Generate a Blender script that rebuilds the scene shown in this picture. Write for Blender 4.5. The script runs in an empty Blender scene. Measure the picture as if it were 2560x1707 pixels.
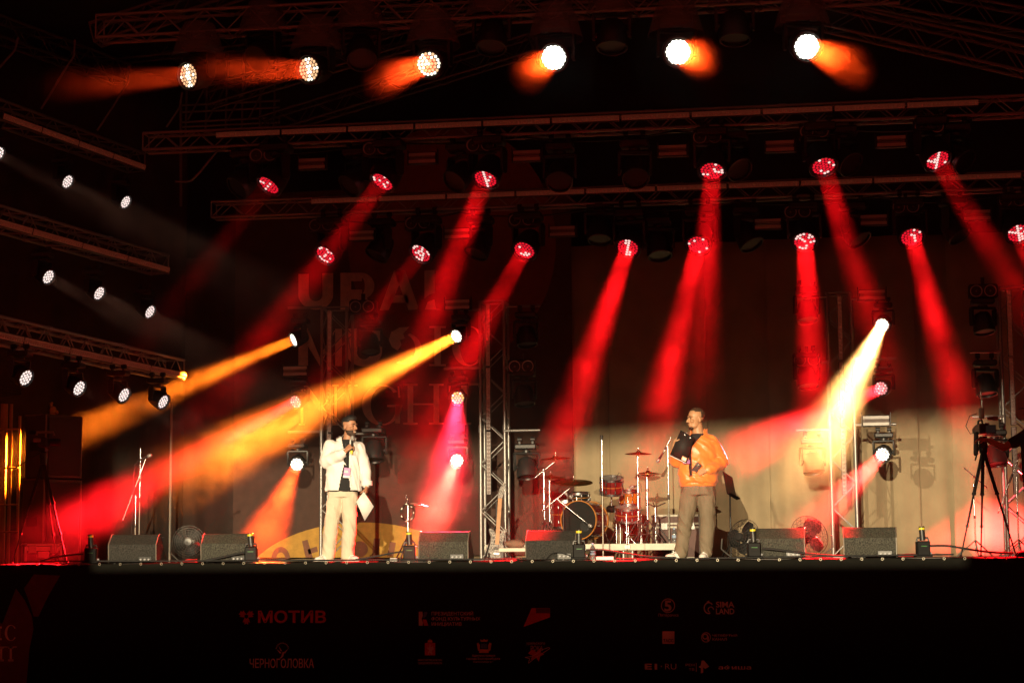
import bpy, bmesh, math, random
from mathutils import Vector, Matrix, noise as mnoise
random.seed(7)
scene = bpy.context.scene
col = scene.collection
V = Vector
# ------------------------------------------------------------------ camera
F_PX, CX, CY = 4700.0, 1280.0, 853.5            # focal length and centre in photograph pixels (2560 wide)
YAW, PITCH, ROLL = math.radians(8.7), math.atan(541.5/4700.0), 0.0075
CAM = V((0.0, 0.0, 0.03))                       # z = 0 is the stage floor
FW = V((-math.sin(YAW)*math.cos(PITCH), math.cos(YAW)*math.cos(PITCH), math.sin(PITCH)))
R0 = V((math.cos(YAW), math.sin(YAW), 0)); U0 = R0.cross(FW)
RT = R0*math.cos(ROLL) - U0*math.sin(ROLL); UP = R0*math.sin(ROLL) + U0*math.cos(ROLL)
cd = bpy.data.cameras.new('camera'); cam = bpy.data.objects.new('camera', cd); col.objects.link(cam)
cd.sensor_width = 36; cd.lens = F_PX*36/2560; cd.clip_start = 0.1; cd.clip_end = 400
cam.matrix_world = Matrix(((RT.x, UP.x, -FW.x, CAM.x), (RT.y, UP.y, -FW.y, CAM.y), (RT.z, UP.z, -FW.z, CAM.z), (0, 0, 0, 1)))
scene.camera = cam
def at(px, py, Y):
    """point on the plane y = Y of the stage seen at a photograph pixel"""
    d = FW + RT*((px-CX)/F_PX) - UP*((py-CY)/F_PX)
    return CAM + d*((Y-CAM.y)/d.y)
def pxm(Y, px=1280): return F_PX/(at(px, 1000, Y)-CAM).dot(FW)   # photograph pixels per metre
# ------------------------------------------------------------------ night world
w = bpy.data.worlds.new('World'); scene.world = w; w.use_nodes = True
bg = w.node_tree.nodes['Background']
bg.inputs[0].default_value = (1.0, 0.11, 0.055, 1); bg.inputs[1].default_value = 0.12
vs = scene.view_settings
vs.view_transform = 'Standard'; vs.look = 'None'; vs.gamma = 1; vs.exposure = 0; vs.use_curve_mapping = False
cy = scene.cycles
cy.max_bounces = 4; cy.diffuse_bounces = 2; cy.glossy_bounces = 2; cy.transmission_bounces = 3
cy.volume_bounces = 0; cy.transparent_max_bounces = 8
cy.use_denoising = True; cy.sample_clamp_indirect = 1.5; cy.caustics_reflective = False; cy.caustics_refractive = False
cy.use_adaptive_sampling = False; cy.use_light_tree = True
cy.volume_step_rate = 1.0; cy.volume_max_steps = 256
# ------------------------------------------------------------------ materials
MATS = {}
def mat(name, c=(.5, .5, .5), rough=.5, metal=0.0, var=.15, scale=9.0, bump=0.0, bscale=60.0, emit=None, estr=0.0,
        trans=0.0, alpha=1.0, coat=0.0, sheen=0.0, c2=None, spec=.5):
    if name in MATS: return MATS[name]
    m = bpy.data.materials.new(name); m.use_nodes = True; nt = m.node_tree; n = nt.nodes; l = nt.links
    b = n['Principled BSDF']
    b.inputs['Roughness'].default_value = rough; b.inputs['Metallic'].default_value = metal
    b.inputs['Coat Weight'].default_value = coat; b.inputs['Sheen Weight'].default_value = sheen
    b.inputs['Transmission Weight'].default_value = trans; b.inputs['Alpha'].default_value = alpha
    b.inputs['Specular IOR Level'].default_value = spec
    tc = n.new('ShaderNodeTexCoord')
    nz = n.new('ShaderNodeTexNoise'); nz.inputs['Scale'].default_value = scale; nz.inputs['Detail'].default_value = 4
    l.new(tc.outputs['Object'], nz.inputs['Vector'])
    rp = n.new('ShaderNodeValToRGB')
    lo = [x*(1-var) for x in c]; hi = [min(1, x*(1+var)) for x in c]
    if c2: hi = list(c2)
    rp.color_ramp.elements[0].position = .3; rp.color_ramp.elements[1].position = .7
    rp.color_ramp.elements[0].color = (*lo, 1); rp.color_ramp.elements[1].color = (*hi, 1)
    l.new(nz.outputs['Fac'], rp.inputs['Fac']); l.new(rp.outputs['Color'], b.inputs['Base Color'])
    if bump:
        nb = n.new('ShaderNodeTexNoise'); nb.inputs['Scale'].default_value = bscale; nb.inputs['Detail'].default_value = 3
        l.new(tc.outputs['Object'], nb.inputs['Vector'])
        bp = n.new('ShaderNodeBump'); bp.inputs['Strength'].default_value = bump; bp.inputs['Distance'].default_value = .01
        l.new(nb.outputs['Fac'], bp.inputs['Height']); l.new(bp.outputs['Normal'], b.inputs['Normal'])
    if emit:
        b.inputs['Emission Color'].default_value = (*emit, 1); b.inputs['Emission Strength'].default_value = estr
        m.cycles.emission_sampling = 'NONE'
    MATS[name] = m; return m
K = lambda s, **k: MATS[s]
mat('black_metal', (.018, .017, .017), .45, .0, bump=.1)
mat('black_plastic', (.02, .02, .02), .38)
mat('aluminium', (.33, .32, .31), .38, .6, var=.2)
mat('dull_aluminium', (.24, .24, .24), .5, .5, var=.2)
mat('chrome', (.75, .75, .77), .24, 1.0, var=.04)
mat('white_paint', (.72, .71, .68), .5, bump=.05)
mat('rubber', (.012, .012, .012), .6)
# ------------------------------------------------------------------ mesh builder
class MB:
    def __init__(s): s.v = []; s.f = []; s.m = []; s.cur = 0
    def _add(s, vs, fs):
        o = len(s.v); s.v += [tuple(p) for p in vs]; s.f += [tuple(i+o for i in f) for f in fs]; s.m += [s.cur]*len(fs)
        return s
    def box(s, c, d, rot=None, bev=0.0):
        x, y, z = d[0]/2, d[1]/2, d[2]/2; c = V(c)
        if bev:
            b = min(bev, x*.9, y*.9, z*.9); P = []
            for sx in (-1, 1):
                for sy in (-1, 1):
                    for sz in (-1, 1):
                        P += [V((sx*x, sy*(y-b), sz*(z-b))), V((sx*(x-b), sy*y, sz*(z-b))), V((sx*(x-b), sy*(y-b), sz*z))]
            bm = bmesh.new(); vv = [bm.verts.new(p) for p in P]
            bmesh.ops.convex_hull(bm, input=vv); bmesh.ops.dissolve_limit(bm, angle_limit=.02, verts=bm.verts, edges=bm.edges)
            bm.verts.index_update()
            vs = [v.co.copy() for v in bm.verts]; fs = [[v.index for v in f.verts] for f in bm.faces]; bm.free()
        else:
            vs = [V((a*x, b_*y, g*z)) for a in (-1, 1) for b_ in (-1, 1) for g in (-1, 1)]
            fs = [(0, 1, 3, 2), (4, 6, 7, 5), (0, 4, 5, 1), (2, 3, 7, 6), (0, 2, 6, 4), (1, 5, 7, 3)]
        if rot is not None: vs = [rot @ p for p in vs]
        return s._add([p+c for p in vs], fs)
    def cyl(s, p0, p1, r0, r1=None, n=10, caps=True):
        p0, p1 = V(p0), V(p1); r1 = r0 if r1 is None else r1
        z = (p1-p0).normalized(); x = z.orthogonal().normalized(); y = z.cross(x)
        vs = []
        for p, r in ((p0, r0), (p1, r1)):
            vs += [p+(x*math.cos(2*math.pi*i/n)+y*math.sin(2*math.pi*i/n))*r for i in range(n)]
        fs = [(i, (i+1) % n, n+(i+1) % n, n+i) for i in range(n)]
        if caps: fs += [tuple(range(n-1, -1, -1)), tuple(range(n, 2*n))]
        return s._add(vs, fs)
    def tube(s, pts, r, n=6):
        pts = [V(p) for p in pts]; rs = r if isinstance(r, (list, tuple)) else [r]*len(pts)
        vs = []; fs = []; prev = None
        for i, p in enumerate(pts):
            t = (pts[min(i+1, len(pts)-1)]-pts[max(i-1, 0)]).normalized()
            x = t.orthogonal().normalized() if prev is None else (prev-t*prev.dot(t)).normalized()
            prev = x; y = t.cross(x)
            vs += [p+(x*math.cos(2*math.pi*k/n)+y*math.sin(2*math.pi*k/n))*rs[i] for k in range(n)]
        for i in range(len(pts)-1):
            fs += [(i*n+k, i*n+(k+1) % n, (i+1)*n+(k+1) % n, (i+1)*n+k) for k in range(n)]
        fs += [tuple(range(n-1, -1, -1)), tuple(range((len(pts)-1)*n, len(pts)*n))]
        return s._add(vs, fs)
    def lathe(s, prof, c=(0, 0, 0), ax=(0, 0, 1), n=20, arc=1.0, close=False):
        """prof: list of (r, h) along axis"""
        z = V(ax).normalized(); x = z.orthogonal().normalized(); y = z.cross(x); c = V(c)
        vs = []; fs = []; N = n if arc == 1 else n+1
        for r, h in prof:
            vs += [c+z*h+(x*math.cos(2*math.pi*arc*i/n)+y*math.sin(2*math.pi*arc*i/n))*max(r, 1e-4) for i in range(N)]
        for j in range(len(prof)-1):
            for i in range(n):
                i2 = (i+1) % N
                fs.append((j*N+i, j*N+i2, (j+1)*N+i2, (j+1)*N+i))
        return s._add(vs, fs)
    def ell(s, c, r, rot=None, nu=16, nv=10):
        c = V(c); vs = [V((0, 0, -r[2]))]; fs = []
        for j in range(1, nv):
            a = -math.pi/2+math.pi*j/nv
            vs += [V((r[0]*math.cos(a)*math.cos(2*math.pi*i/nu), r[1]*math.cos(a)*math.sin(2*math.pi*i/nu), r[2]*math.sin(a))) for i in range(nu)]
        vs.append(V((0, 0, r[2])))
        for i in range(nu): fs.append((0, 1+(i+1) % nu, 1+i))
        for j in range(nv-2):
            for i in range(nu):
                a, b = 1+j*nu+i, 1+j*nu+(i+1) % nu; fs.append((a, b, b+nu, a+nu))
        t = len(vs)-1
        for i in range(nu): fs.append((t, 1+(nv-2)*nu+i, 1+(nv-2)*nu+(i+1) % nu))
        if rot is not None: vs = [rot @ p for p in vs]
        return s._add([p+c for p in vs], fs)
    def prism(s, poly, y0, y1):
        """poly in (x, z), extruded along y"""
        n = len(poly)
        vs = [V((p[0], y0, p[1])) for p in poly]+[V((p[0], y1, p[1])) for p in poly]
        fs = [tuple(range(n)), tuple(range(2*n-1, n-1, -1))]+[(i, i+n, (i+1) % n+n, (i+1) % n) for i in range(n)]
        return s._add(vs, fs)
    def xf(s, M):
        s.v = [tuple(M @ V(p)) for p in s.v]; return s
    def mesh(s, name, mats, smooth=True, ang=35):
        me = bpy.data.meshes.new(name); me.from_pydata(s.v, [], s.f)
        if not isinstance(mats, (list, tuple)): mats = [mats]
        for m in mats: me.materials.append(MATS[m] if isinstance(m, str) else m)
        if len(mats) > 1: me.polygons.foreach_set('material_index', s.m)
        bm = bmesh.new(); bm.from_mesh(me); bmesh.ops.recalc_face_normals(bm, faces=bm.faces); bm.to_mesh(me); bm.free()
        if smooth:
            me.polygons.foreach_set('use_smooth', [True]*len(me.polygons)); me.set_sharp_from_angle(angle=math.radians(ang))
        me.update(); return me
    def build(s, name, mats, parent=None, smooth=True, ang=35, M=None):
        return link(name, s.mesh(name, mats, smooth, ang), parent, M)
def link(name, me, parent=None, M=None):
    o = bpy.data.objects.new(name, me); col.objects.link(o)
    if parent is not None: o.parent = parent
    if M is not None: o.matrix_basis = M
    return o
def tag(o, label=None, cat=None, group=None, kind=None):
    if label: o['label'] = label
    if cat: o['category'] = cat
    if group: o['group'] = group
    if kind: o['kind'] = kind
    return o
def thing(name, label, cat, loc=(0, 0, 0), rz=0, group=None):
    o = bpy.data.objects.new(name, None); col.objects.link(o); o.location = loc; o.rotation_euler = (0, 0, rz); o.empty_display_size = .1
    return tag(o, label, cat, group)
def copy_tree(o, parent=None):
    c = o.copy(); col.objects.link(c); c.parent = parent
    for ch in list(o.children): copy_tree(ch, c)
    return c
def frame(o, x, z):
    """matrix with origin o, local X ~ x, local Z = z"""
    z = V(z).normalized(); x = V(x); x = (x-z*x.dot(z)).normalized(); y = z.cross(x)
    return Matrix(((x.x, y.x, z.x, o[0]), (x.y, y.y, z.y, o[1]), (x.z, y.z, z.z, o[2]), (0, 0, 0, 1)))
ORD = ['first', 'second', 'third', 'fourth', 'fifth', 'sixth', 'seventh', 'eighth', 'ninth', 'tenth', 'eleventh', 'twelfth', 'thirteenth', 'fourteenth', 'fifteenth', 'sixteenth']
UNIT = MB().cyl((0, 0, 0), (0, 0, 1), 1, n=12).mesh('rod', 'aluminium')
def rod(name, p0, p1, r, parent, me=None):
    p0, p1 = V(p0), V(p1); d = p1-p0; o = link(name, me or UNIT, parent)
    M = frame(p0, d.orthogonal(), d); o.matrix_basis = M @ Matrix.Diagonal((r, r, d.length, 1)); return o
# ------------------------------------------------------------------ planes of the stage
YF, Y_FRONT, Y_UP, Y_MID, Y_PIL, Y_BACK = 22.3, 22.7, 24.3, 26.6, 27.1, 29.0
# ground and stage floor
mat('asphalt', (.04, .04, .042), .9, bump=.4, bscale=30)
mat('stage_ply', (.035, .03, .028), .55, bump=.2, bscale=14, var=.4)
mat('skirt_cloth', (.008, .008, .006), .85, bump=.05, bscale=20, spec=.15)
mat('black_drape', (.02, .018, .018), .9, bump=.2)
mat('roof_cloth', (.012, .011, .011), .7, bump=.1)
tag(MB()._add([(-80, -20, -1.56), (80, -20, -1.56), (80, 120, -1.56), (-80, 120, -1.56)], [(0, 1, 2, 3)]).build('ground', 'asphalt'), kind='structure')
tag(MB().box((-2, (YF+31)/2+.02, -.1), (26, 31-YF, .2)).build('stage_floor', 'stage_ply'), kind='structure')
# roof over the stage, sides and back: black cloth
roof = MB()
def ridge(x): return 9.4-abs(x+2.5)*.16
for i in range(22):
    x0, x1 = -14+i*1.1, -14+(i+1)*1.1
    roof._add([(x0, YF-1.5, ridge(x0)), (x1, YF-1.5, ridge(x1)), (x1, 30.5, ridge(x1)), (x0, 30.5, ridge(x0)),
               (x0, YF-1.5, ridge(x0)+.03), (x1, YF-1.5, ridge(x1)+.03), (x1, 30.5, ridge(x1)+.03), (x0, 30.5, ridge(x0)+.03)],
              [(0, 1, 2, 3), (7, 6, 5, 4), (0, 4, 5, 1), (2, 6, 7, 3)])
tag(roof.build('stage_roof', 'roof_cloth', smooth=False), kind='structure')
# ---------------------------------------------------------------- smoke on the stage
sm = bpy.data.materials.new('stage_smoke'); sm.use_nodes = True; nt = sm.node_tree; n = nt.nodes; l = nt.links
n.remove(n['Principled BSDF']); out = n['Material Output']
pv = n.new('ShaderNodeVolumePrincipled'); pv.inputs['Color'].default_value = (.95, .93, .9, 1); pv.inputs['Anisotropy'].default_value = .62
tc = n.new('ShaderNodeTexCoord'); sx = n.new('ShaderNodeSeparateXYZ'); l.new(tc.outputs['Object'], sx.inputs[0])
nz = n.new('ShaderNodeTexNoise'); nz.inputs['Scale'].default_value = 1.6; nz.inputs['Detail'].default_value = 4.0; nz.inputs['Roughness'].default_value = .55
mp = n.new('ShaderNodeMapping'); mp.inputs['Scale'].default_value = (1, 1, 1.3); l.new(tc.outputs['Object'], mp.inputs[0]); l.new(mp.outputs[0], nz.inputs['Vector'])
def mr(src, a, b, c, d, t='SMOOTHSTEP'):
    k = n.new('ShaderNodeMapRange'); k.interpolation_type = t
    for i, v_ in enumerate((a, b, c, d)): k.inputs[i+1].default_value = v_
    l.new(src, k.inputs[0]); return k.outputs[0]
def mul(a, b):
    k = n.new('ShaderNodeMath'); k.operation = 'MULTIPLY'; l.new(a, k.inputs[0])
    if isinstance(b, float): k.inputs[1].default_value = b
    else: l.new(b, k.inputs[1])
    return k.outputs[0]
dens = mr(nz.outputs['Fac'], .38, .63, .08, 2.0)
def cloud(c, r, k):
    global dens
    vd = n.new('ShaderNodeVectorMath'); vd.operation = 'DISTANCE'; l.new(tc.outputs['Object'], vd.inputs[0]); vd.inputs[1].default_value = c
    b = mr(vd.outputs['Value'], 0.0, r, k, 0.0)
    b = mul(b, mr(nz.outputs['Fac'], .38, .62, .25, 1.4))
    ad = n.new('ShaderNodeMath'); ad.operation = 'ADD'; l.new(dens, ad.inputs[0]); l.new(b, ad.inputs[1]); dens = ad.outputs[0]
cloud(at(610, 1105, 22.9), 1.8, 4.0)                                  # thicker puffs
cloud(at(1070, 1290, 24.5), 1.2, 1.5)
cloud(at(1000, 900, 25.0), 2.0, 1.2)
cloud(at(220, 1320, 23.2), 1.3, 3.0)
ya = n.new('ShaderNodeMath'); ya.operation = 'ADD'; l.new(sx.outputs['Y'], ya.inputs[0]); l.new(mr(sx.outputs['Z'], 3.3, 4.7, -1.1, 0.0), ya.inputs[1])
dens = mul(dens, mr(ya.outputs[0], 20.7, 22.1, 0.0, 1.0))            # thins out in front of the stage
dens = mul(dens, mr(sx.outputs['Z'], 3.6, 5.6, 1.0, .55))            # lies lower on the stage
dens = mul(dens, mr(sx.outputs['Z'], 0.3, 2.3, .55, 1.0))
dens = mul(dens, .012)
l.new(dens, pv.inputs['Density']); l.new(pv.outputs[0], out.inputs['Volume'])
sm.cycles.volume_sampling = 'MULTIPLE_IMPORTANCE' if hasattr(sm.cycles, 'volume_sampling') else 0
tag(MB().box((-2.4, (20.6+28.9)/2, 3.45), (18.6, 28.9-20.6, 6.88)).build('stage_smoke', sm, smooth=False), 'thin white smoke hanging over the stage and showing the beams', 'smoke', kind='stuff')
# ------------------------------------------------------------------ moving heads
mat('lens_dark', (.01, .008, .008), .15, coat=.5)
mat('hood_plastic', (.30, .29, .28), .25, alpha=.30)
def led(name, c, s): mat(name, (.02, .02, .02), .3, emit=c, estr=s)
led('led_white', (1, .93, .84), 4.0); led('led_warm', (1, .55, .28), 1.25); led('led_warm_hot', (1, .92, .7), 2.2)
led('led_amber', (1, .72, .30), 1.6); led('led_over', (1, .93, .76), 3.2); led('led_burn', (1, .95, .8), 9.0)
led('led_red', (1, .012, .035), .85); led('led_red_hot', (1, .55, .5), 1.5); led('led_pink', (1, .42, .42), 1.0)
led('led_cool', (1, .80, .74), 1.25); led('led_yellow', (1, .78, .25), 1.15)
def hexcells(R, rings):
    a = R/(rings*math.sqrt(3)+.95); out = []
    for q in range(-rings, rings+1):
        for r in range(-rings, rings+1):
            if abs(q+r) <= rings:
                x = a*math.sqrt(3)*(q+r/2); y = a*1.5*r; d = math.hypot(x, y)
                if d > 1e-6:               # pull the corners of the hexagon onto a circle
                    ring = max(abs(q), abs(r), abs(q+r)); k = (a*math.sqrt(3)*ring*.97)/d; x *= 1+(k-1)*.75; y *= 1+(k-1)*.75
                out.append((x, y, a))
    return out
def cell(mb, x, y, a):
    r = a*.80; N = 6
    o = [(x+r*math.sin(2*math.pi*i/N), y+r*math.cos(2*math.pi*i/N), 0) for i in range(N)]
    i_ = [(x+.6*r*math.sin(2*math.pi*i/N), y+.6*r*math.cos(2*math.pi*i/N), -a*.3) for i in range(N)]
    mb._add(o+i_+[(x, y, -a*.38)], [(i, (i+1) % N, N+(i+1) % N, N+i) for i in range(N)]+[(N+i, N+(i+1) % N, 2*N) for i in range(N)])
class HeadType:
    def __init__(s, tag_, R, rings, k):
        s.R, s.Lf, s.rings, s.k = R, R*1.15, rings, k
        s.arm = R*1.95; s.cells = hexcells(R*.97, rings)
        b = MB(); W = R*2.5
        b.box((0, 0, 0), (W, W*.78, R*.62), bev=R*.14)
        for x in (-W*.3, W*.3):
            b.box((x, 0, R*.45), (R*.22, R*.5, R*.35)); b.lathe([(R*.2, -.03), (R*.3, -.03), (R*.3, .03), (R*.2, .03)], (x, 0, R*.85), (1, 0, 0), 12)
        b.box((0, -W*.395, 0), (W*.3, .006, R*.22))
        s.base = b.mesh('base', 'black_metal')
        y = MB(); Wy = R*2.95
        y.cyl((0, 0, s.arm-R*.05), (0, 0, s.arm-R*.3), R*.55, n=16)
        y.box((0, 0, s.arm-R*.4), (Wy, R*.75, R*.28), bev=R*.09)
        for q in (-1, 1):
            y.prism([(-R*.42, s.arm-R*.5), (R*.42, s.arm-R*.5), (R*.36, -R*.2), (R*.2, -R*.42), (-R*.2, -R*.42), (-R*.36, -R*.2)], q*(Wy/2-R*.2), q*(Wy/2))
        # prism extrudes along y: turn the arms so that they stand at +-x
        cut = len(y.v)-24
        y.v = y.v[:cut]+[(p[1], p[0], p[2]) for p in y.v[cut:]]
        s.yoke = y.mesh('yoke', 'black_plastic')
        h = MB()
        h.lathe([(.0, R*1.1), (R*.55, R*1.08), (R*.85, R*.9), (R*1.02, R*.45), (R*1.14, -R*.2), (R*1.2, -R*.8), (R*1.2, -R*1.18), (R*1.13, -R*1.24), (R*1.05, -R*1.22), (R*1.02, -R*1.02), (0, -R*1.0)], n=28)
        for q in (-1, 1): h.cyl((q*R*1.0, 0, 0), (q*R*1.3, 0, 0), R*.24, n=12)
        for kx in range(-3, 4): h.box((0, kx*R*.18, R*1.02), (R*.9, R*.05, R*.16))
        s.head = h.mesh('head', 'black_plastic')
        c = MB(); cell(c, 0, 0, s.cells[0][2]); s.cell_geo = c
        s.cell_cache = {}
        hd = MB()
        s.hood = None
    def cellmesh(s, m):
        if m not in s.cell_cache: s.cell_cache[m] = s.cell_geo.mesh('led_cell', m, smooth=False)
        return s.cell_cache[m]
PILH = HeadType('pil', .128, 2, 1); BIG = HeadType('big', .165, 3, 1); MIDH = HeadType('mid', .152, 3, 1); SMALL = HeadType('small', .105, 2, 1)
hm = MB().lathe([(.12, .33), (.20, .30), (.26, .16), (.31, .0), (.345, -.13), (.35, -.15), (.342, -.15), (.335, -.13), (.30, .0), (.25, .16), (.19, .29), (.12, .32)], n=26)
HOOD = hm.mesh('rain_cover', 'hood_plastic')
def lamp(name, label, T, lens, d, group, led_a=None, led_b=None, pattern=None, single=False, power=0, color=(1, 1, 1), spread=8, hood=False, shape_r=.72):
    """lens: centre of the lens, d: beam direction"""
    d = V(d).normalized(); c = V(lens)-d*T.Lf
    xa = V((-d.y, d.x, 0)); xa = xa.normalized() if xa.length > .02 else V((1, 0, 0))
    top = c+V((0, 0, T.arm+T.R*.35))
    t = thing(name, label, 'stage light', top+V((0, 0, T.R*.85)), 0, group)
    Mt = Matrix.Translation(t.location).inverted()
    link('base', T.base, t, Mt @ Matrix.Translation(top) @ Matrix.Rotation(.0, 4, 'Z'))
    link('yoke', T.yoke, t, Mt @ frame(c, xa, (0, 0, 1)))
    hd = link('head', T.head, t, Mt @ frame(c, xa, -d))
    if hood: link('rain_cover', HOOD, t, Mt @ Matrix.Translation(top+V((0, 0, -.02))))
    if led_a:
        rnd = random.Random(hash_(label))
        z = -T.Lf*1.0/1.15*1.06
        sel = [led_b if (led_b and pattern(x/T.R, y/T.R, rnd)) else led_a for x, y, a in T.cells]
        if single:
            for (x, y, a), m in zip(T.cells, sel): link('led_cell', T.cellmesh(m), hd, Matrix.Translation((x, y, z)))
        else:
            mb = MB(); ms = [led_a]+([led_b] if led_b else [])
            for (x, y, a), m in zip(T.cells, sel): mb.cur = ms.index(m); cell(mb, x, y, a)
            o = mb.build('led_array', ms, hd, smooth=False, M=Matrix.Translation((0, 0, z)) @ Matrix.Rotation(rnd.uniform(-.5, .5), 4, 'Z')); o['kind'] = 'stuff'
    if power:
        ld = bpy.data.lights.new('beam', 'AREA'); ld.shape = 'DISK'; ld.size = 2*T.R*shape_r; ld.energy = power*5.0; ld.color = color
        ld.spread = math.radians(spread)
        lo = bpy.data.objects.new('beam', ld); col.objects.link(lo); lo.parent = hd
        lo.matrix_basis = Matrix.Translation((0, 0, -T.R*1.26))
    return t
def hash_(s):
    h = 7
    for ch in s: h = (h*131+ord(ch)) % 1000003
    return h
cross_ = lambda x, y, r: abs(x) < .16 or (abs(y) < .12 and r.random() < .35)
some = lambda p: (lambda x, y, r: r.random() < p)
diag = lambda s: (lambda x, y, r: abs(x-s*y) < .22 or r.random() < .12)
RED = (1, .004, .007)
def tgt(p, px, py, k):
    """point seen at a pixel, k metres towards the audience for each metre of drop"""
    Y = p.y-1
    for _ in range(6): Y = p.y-k*max(.2, p.z-at(px, py, Y).z)
    return at(px, py, Y)
# front truss: six lit, pointed over the audience
FR = [(469, 190, 300, 203, .95), (770, 174, 570, 178, 1.4), (1071, 161, 985, 190, 1.3), (1384, 145, 1305, 195, 2.2), (1696, 131, 1765, 152, 2.2), (2018, 118, 2190, 192, 2.5)]
for i, (x, y, tx, ty, fw) in enumerate(FR):
    p = at(x, y, Y_FRONT-.3); q = at(tx, ty, p.y-fw)
    hot = i > 2
    lamp('moving_head', '%s glowing white-orange moving head from the left, on the front truss' % ORD[i], BIG, p, q-p, 'moving heads on the front truss',
         'led_burn' if hot else 'led_warm', 'led_warm_hot' if not hot else None, cross_ if i < 2 else some(.6), True,
         [16, 20, 26, 42, 55, 75][i], (1, .05, .006) if i < 3 else (1, .055, .005), 10, True)
UNF = [(640, 150, -.25, -.5), (905, 150, .2, -.9), (1228, 120, 0, -1.6), (1530, 120, 0, -2.4), (1838, 100, .05, -3.0)]
for i, (x, y, dx, dz) in enumerate(UNF):
    p = at(x, y, Y_FRONT-.1)
    lamp('moving_head', '%s unlit black moving head from the left, on the front truss' % ORD[i], BIG, p, (dx, -.6, dz), 'unlit heads on the front truss', hood=True)
# upper truss row
R1 = [(671, 465, 430, 770), (955, 457, 700, 800), (1213, 450, 1060, 850), (1780, 430, 1745, 1000), (2060, 418, 2180, 800), (2345, 403, 2570, 770)]
for i, (x, y, tx, ty) in enumerate(R1):
    p = at(x, y, Y_UP-.25); q = tgt(p, tx, ty, .62)
    lamp('moving_head', '%s red-lit moving head from the left, under the upper truss' % ORD[i], BIG, p, q-p, 'red heads under the upper truss', 'led_red', 'led_red_hot',
         [some(.15), some(.3), diag(-.5), some(.25), some(.12), diag(.6)][i], False, [1.2, 8, 18, 15, 10, 9][i], RED, 9)
UN1 = [(592, 470, -.5), (872, 465, -.5), (1135, 455, -.4), (1398, 455, 0), (1590, 447, .1), (1850, 425, .4), (2128, 412, .5), (2415, 405, .6)]
for i, (x, y, dx) in enumerate(UN1):
    p = at(x, y, Y_UP-.1)
    lamp('moving_head', '%s unlit moving head from the left, under the upper truss' % ORD[i], MIDH, p, (dx, -.5, -.6), 'unlit heads under the upper truss')
# middle truss row
R2 = [(813, 639, 590, 910), (1051, 635, 870, 870), (1310, 628, 1040, 1130), (1569, 621, 1400, 1120), (1745, 614, 1640, 1060), (2012, 605, 2040, 1050), (2280, 595, 2420, 1080), (2547, 585, 2640, 800)]
for i, (x, y, tx, ty) in enumerate(R2):
    p = at(x, y, Y_MID-.25); q = tgt(p, tx, ty, .85)
    lamp('moving_head', '%s red-lit moving head from the left, under the middle truss' % ORD[i], BIG, p, q-p, 'red heads under the middle truss', 'led_red', 'led_red_hot',
         [some(.4), some(.45), some(.2), diag(-.4), some(.1), some(.35), some(.15), diag(.5)][i], False, [2.5, 2, 13, 22, 22, 19, 15, 9][i], RED, 9)
UN2 = [(940, 640, -.4), (1190, 635, -.3), (1500, 600, 0), (1650, 640, .1), (1880, 612, .4), (2150, 600, .5), (2400, 590, .5)]
for i, (x, y, dx) in enumerate(UN2):
    p = at(x, y, Y_MID-.05)
    lamp('moving_head', '%s unlit moving head from the left, under the middle truss' % ORD[i], MIDH, p, (dx, -.3, -.8), 'unlit heads under the middle truss')
# heads on the four floor pillars: (lens px, target px, target Y, cell, hot cell, power, colour, spread, words)
AMB = (1, .17, .009)
PL = [(733, 850, 0, 1158, 24.2, 'led_over', None, 85, AMB, 10, 'amber-beamed moving head left of the first pillar, top of three'),
      (738, 1005, 170, 1320, 22.8, 'led_pink', 'led_red_hot', 85, (1, .006, .010), 10, 'pink-lit moving head left of the first pillar, middle of three'),
      (742, 1161, 640, 1400, 22.6, 'led_over', None, 18, (1, .06, .008), 10, 'white-faced moving head left of the first pillar, lowest of three'),
      (1140, 841, 500, 1170, 22.5, 'led_over', None, 66, (1, .18, .014), 10, 'amber-beamed moving head left of the second pillar, top of three'),
      (1144, 995, 1105, 1345, 21.8, 'led_yellow', 'led_warm_hot', 16, (1, .012, .035), 12, 'yellow-celled moving head left of the second pillar, middle of three'),
      (1142, 1151, 1060, 1345, 22.4, 'led_over', None, 16, (1, .05, .03), 10, 'white-faced moving head left of the second pillar, lowest of three'),
      (2205, 813, 2035, 1150, 22.4, 'led_over', None, 44, (1, .46, .13), 10, 'dazzling white-yellow moving head right of the third pillar, top of three'),
      (2202, 971, 1830, 1145, 22.6, 'led_pink', 'led_red_hot', 40, (1, .01, .015), 8, 'red-lit moving head right of the third pillar, middle of three'),
      (2206, 1136, 2030, 1320, 23.0, 'led_over', None, 13, (1, .05, .04), 9, 'white-faced moving head right of the third pillar, lowest of three'),
      (2650, 1000, 2490, 1400, 28.6, 'led_pink', None, 60, (1, .05, .06), 40, 'red moving head beyond the fourth pillar at the right edge')]
for (x, y, tx, ty, Y2, a, b, pw, c, sp, words) in PL:
    p = at(x, y, Y_PIL-.25); q = at(tx, ty, Y2)
    lamp('moving_head', words, SMALL, p, q-p, 'lit heads on the floor pillars', a, b, some(.4), True, pw, c, sp)
UNP = [(925, 880, 'right of the first pillar, the upper one'), (935, 1150, 'right of the first pillar, behind the white shirt'),
       (1318, 862, 'right of the second pillar, the top one'), (1312, 1010, 'right of the second pillar, below the twin blinder'),
       (1318, 1192, 'right of the second pillar, the lowest one'), (2020, 800, 'left of the third pillar, the top one'), (2020, 965, 'left of the third pillar, below the twin blinder'),
       (2035, 1180, 'left of the third pillar, the lowest one'), (2462, 830, 'left of the fourth pillar, the top one'), (2468, 985, 'left of the fourth pillar, the middle one'), (2492, 1160, 'left of the fourth pillar, behind the video camera')]
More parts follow.
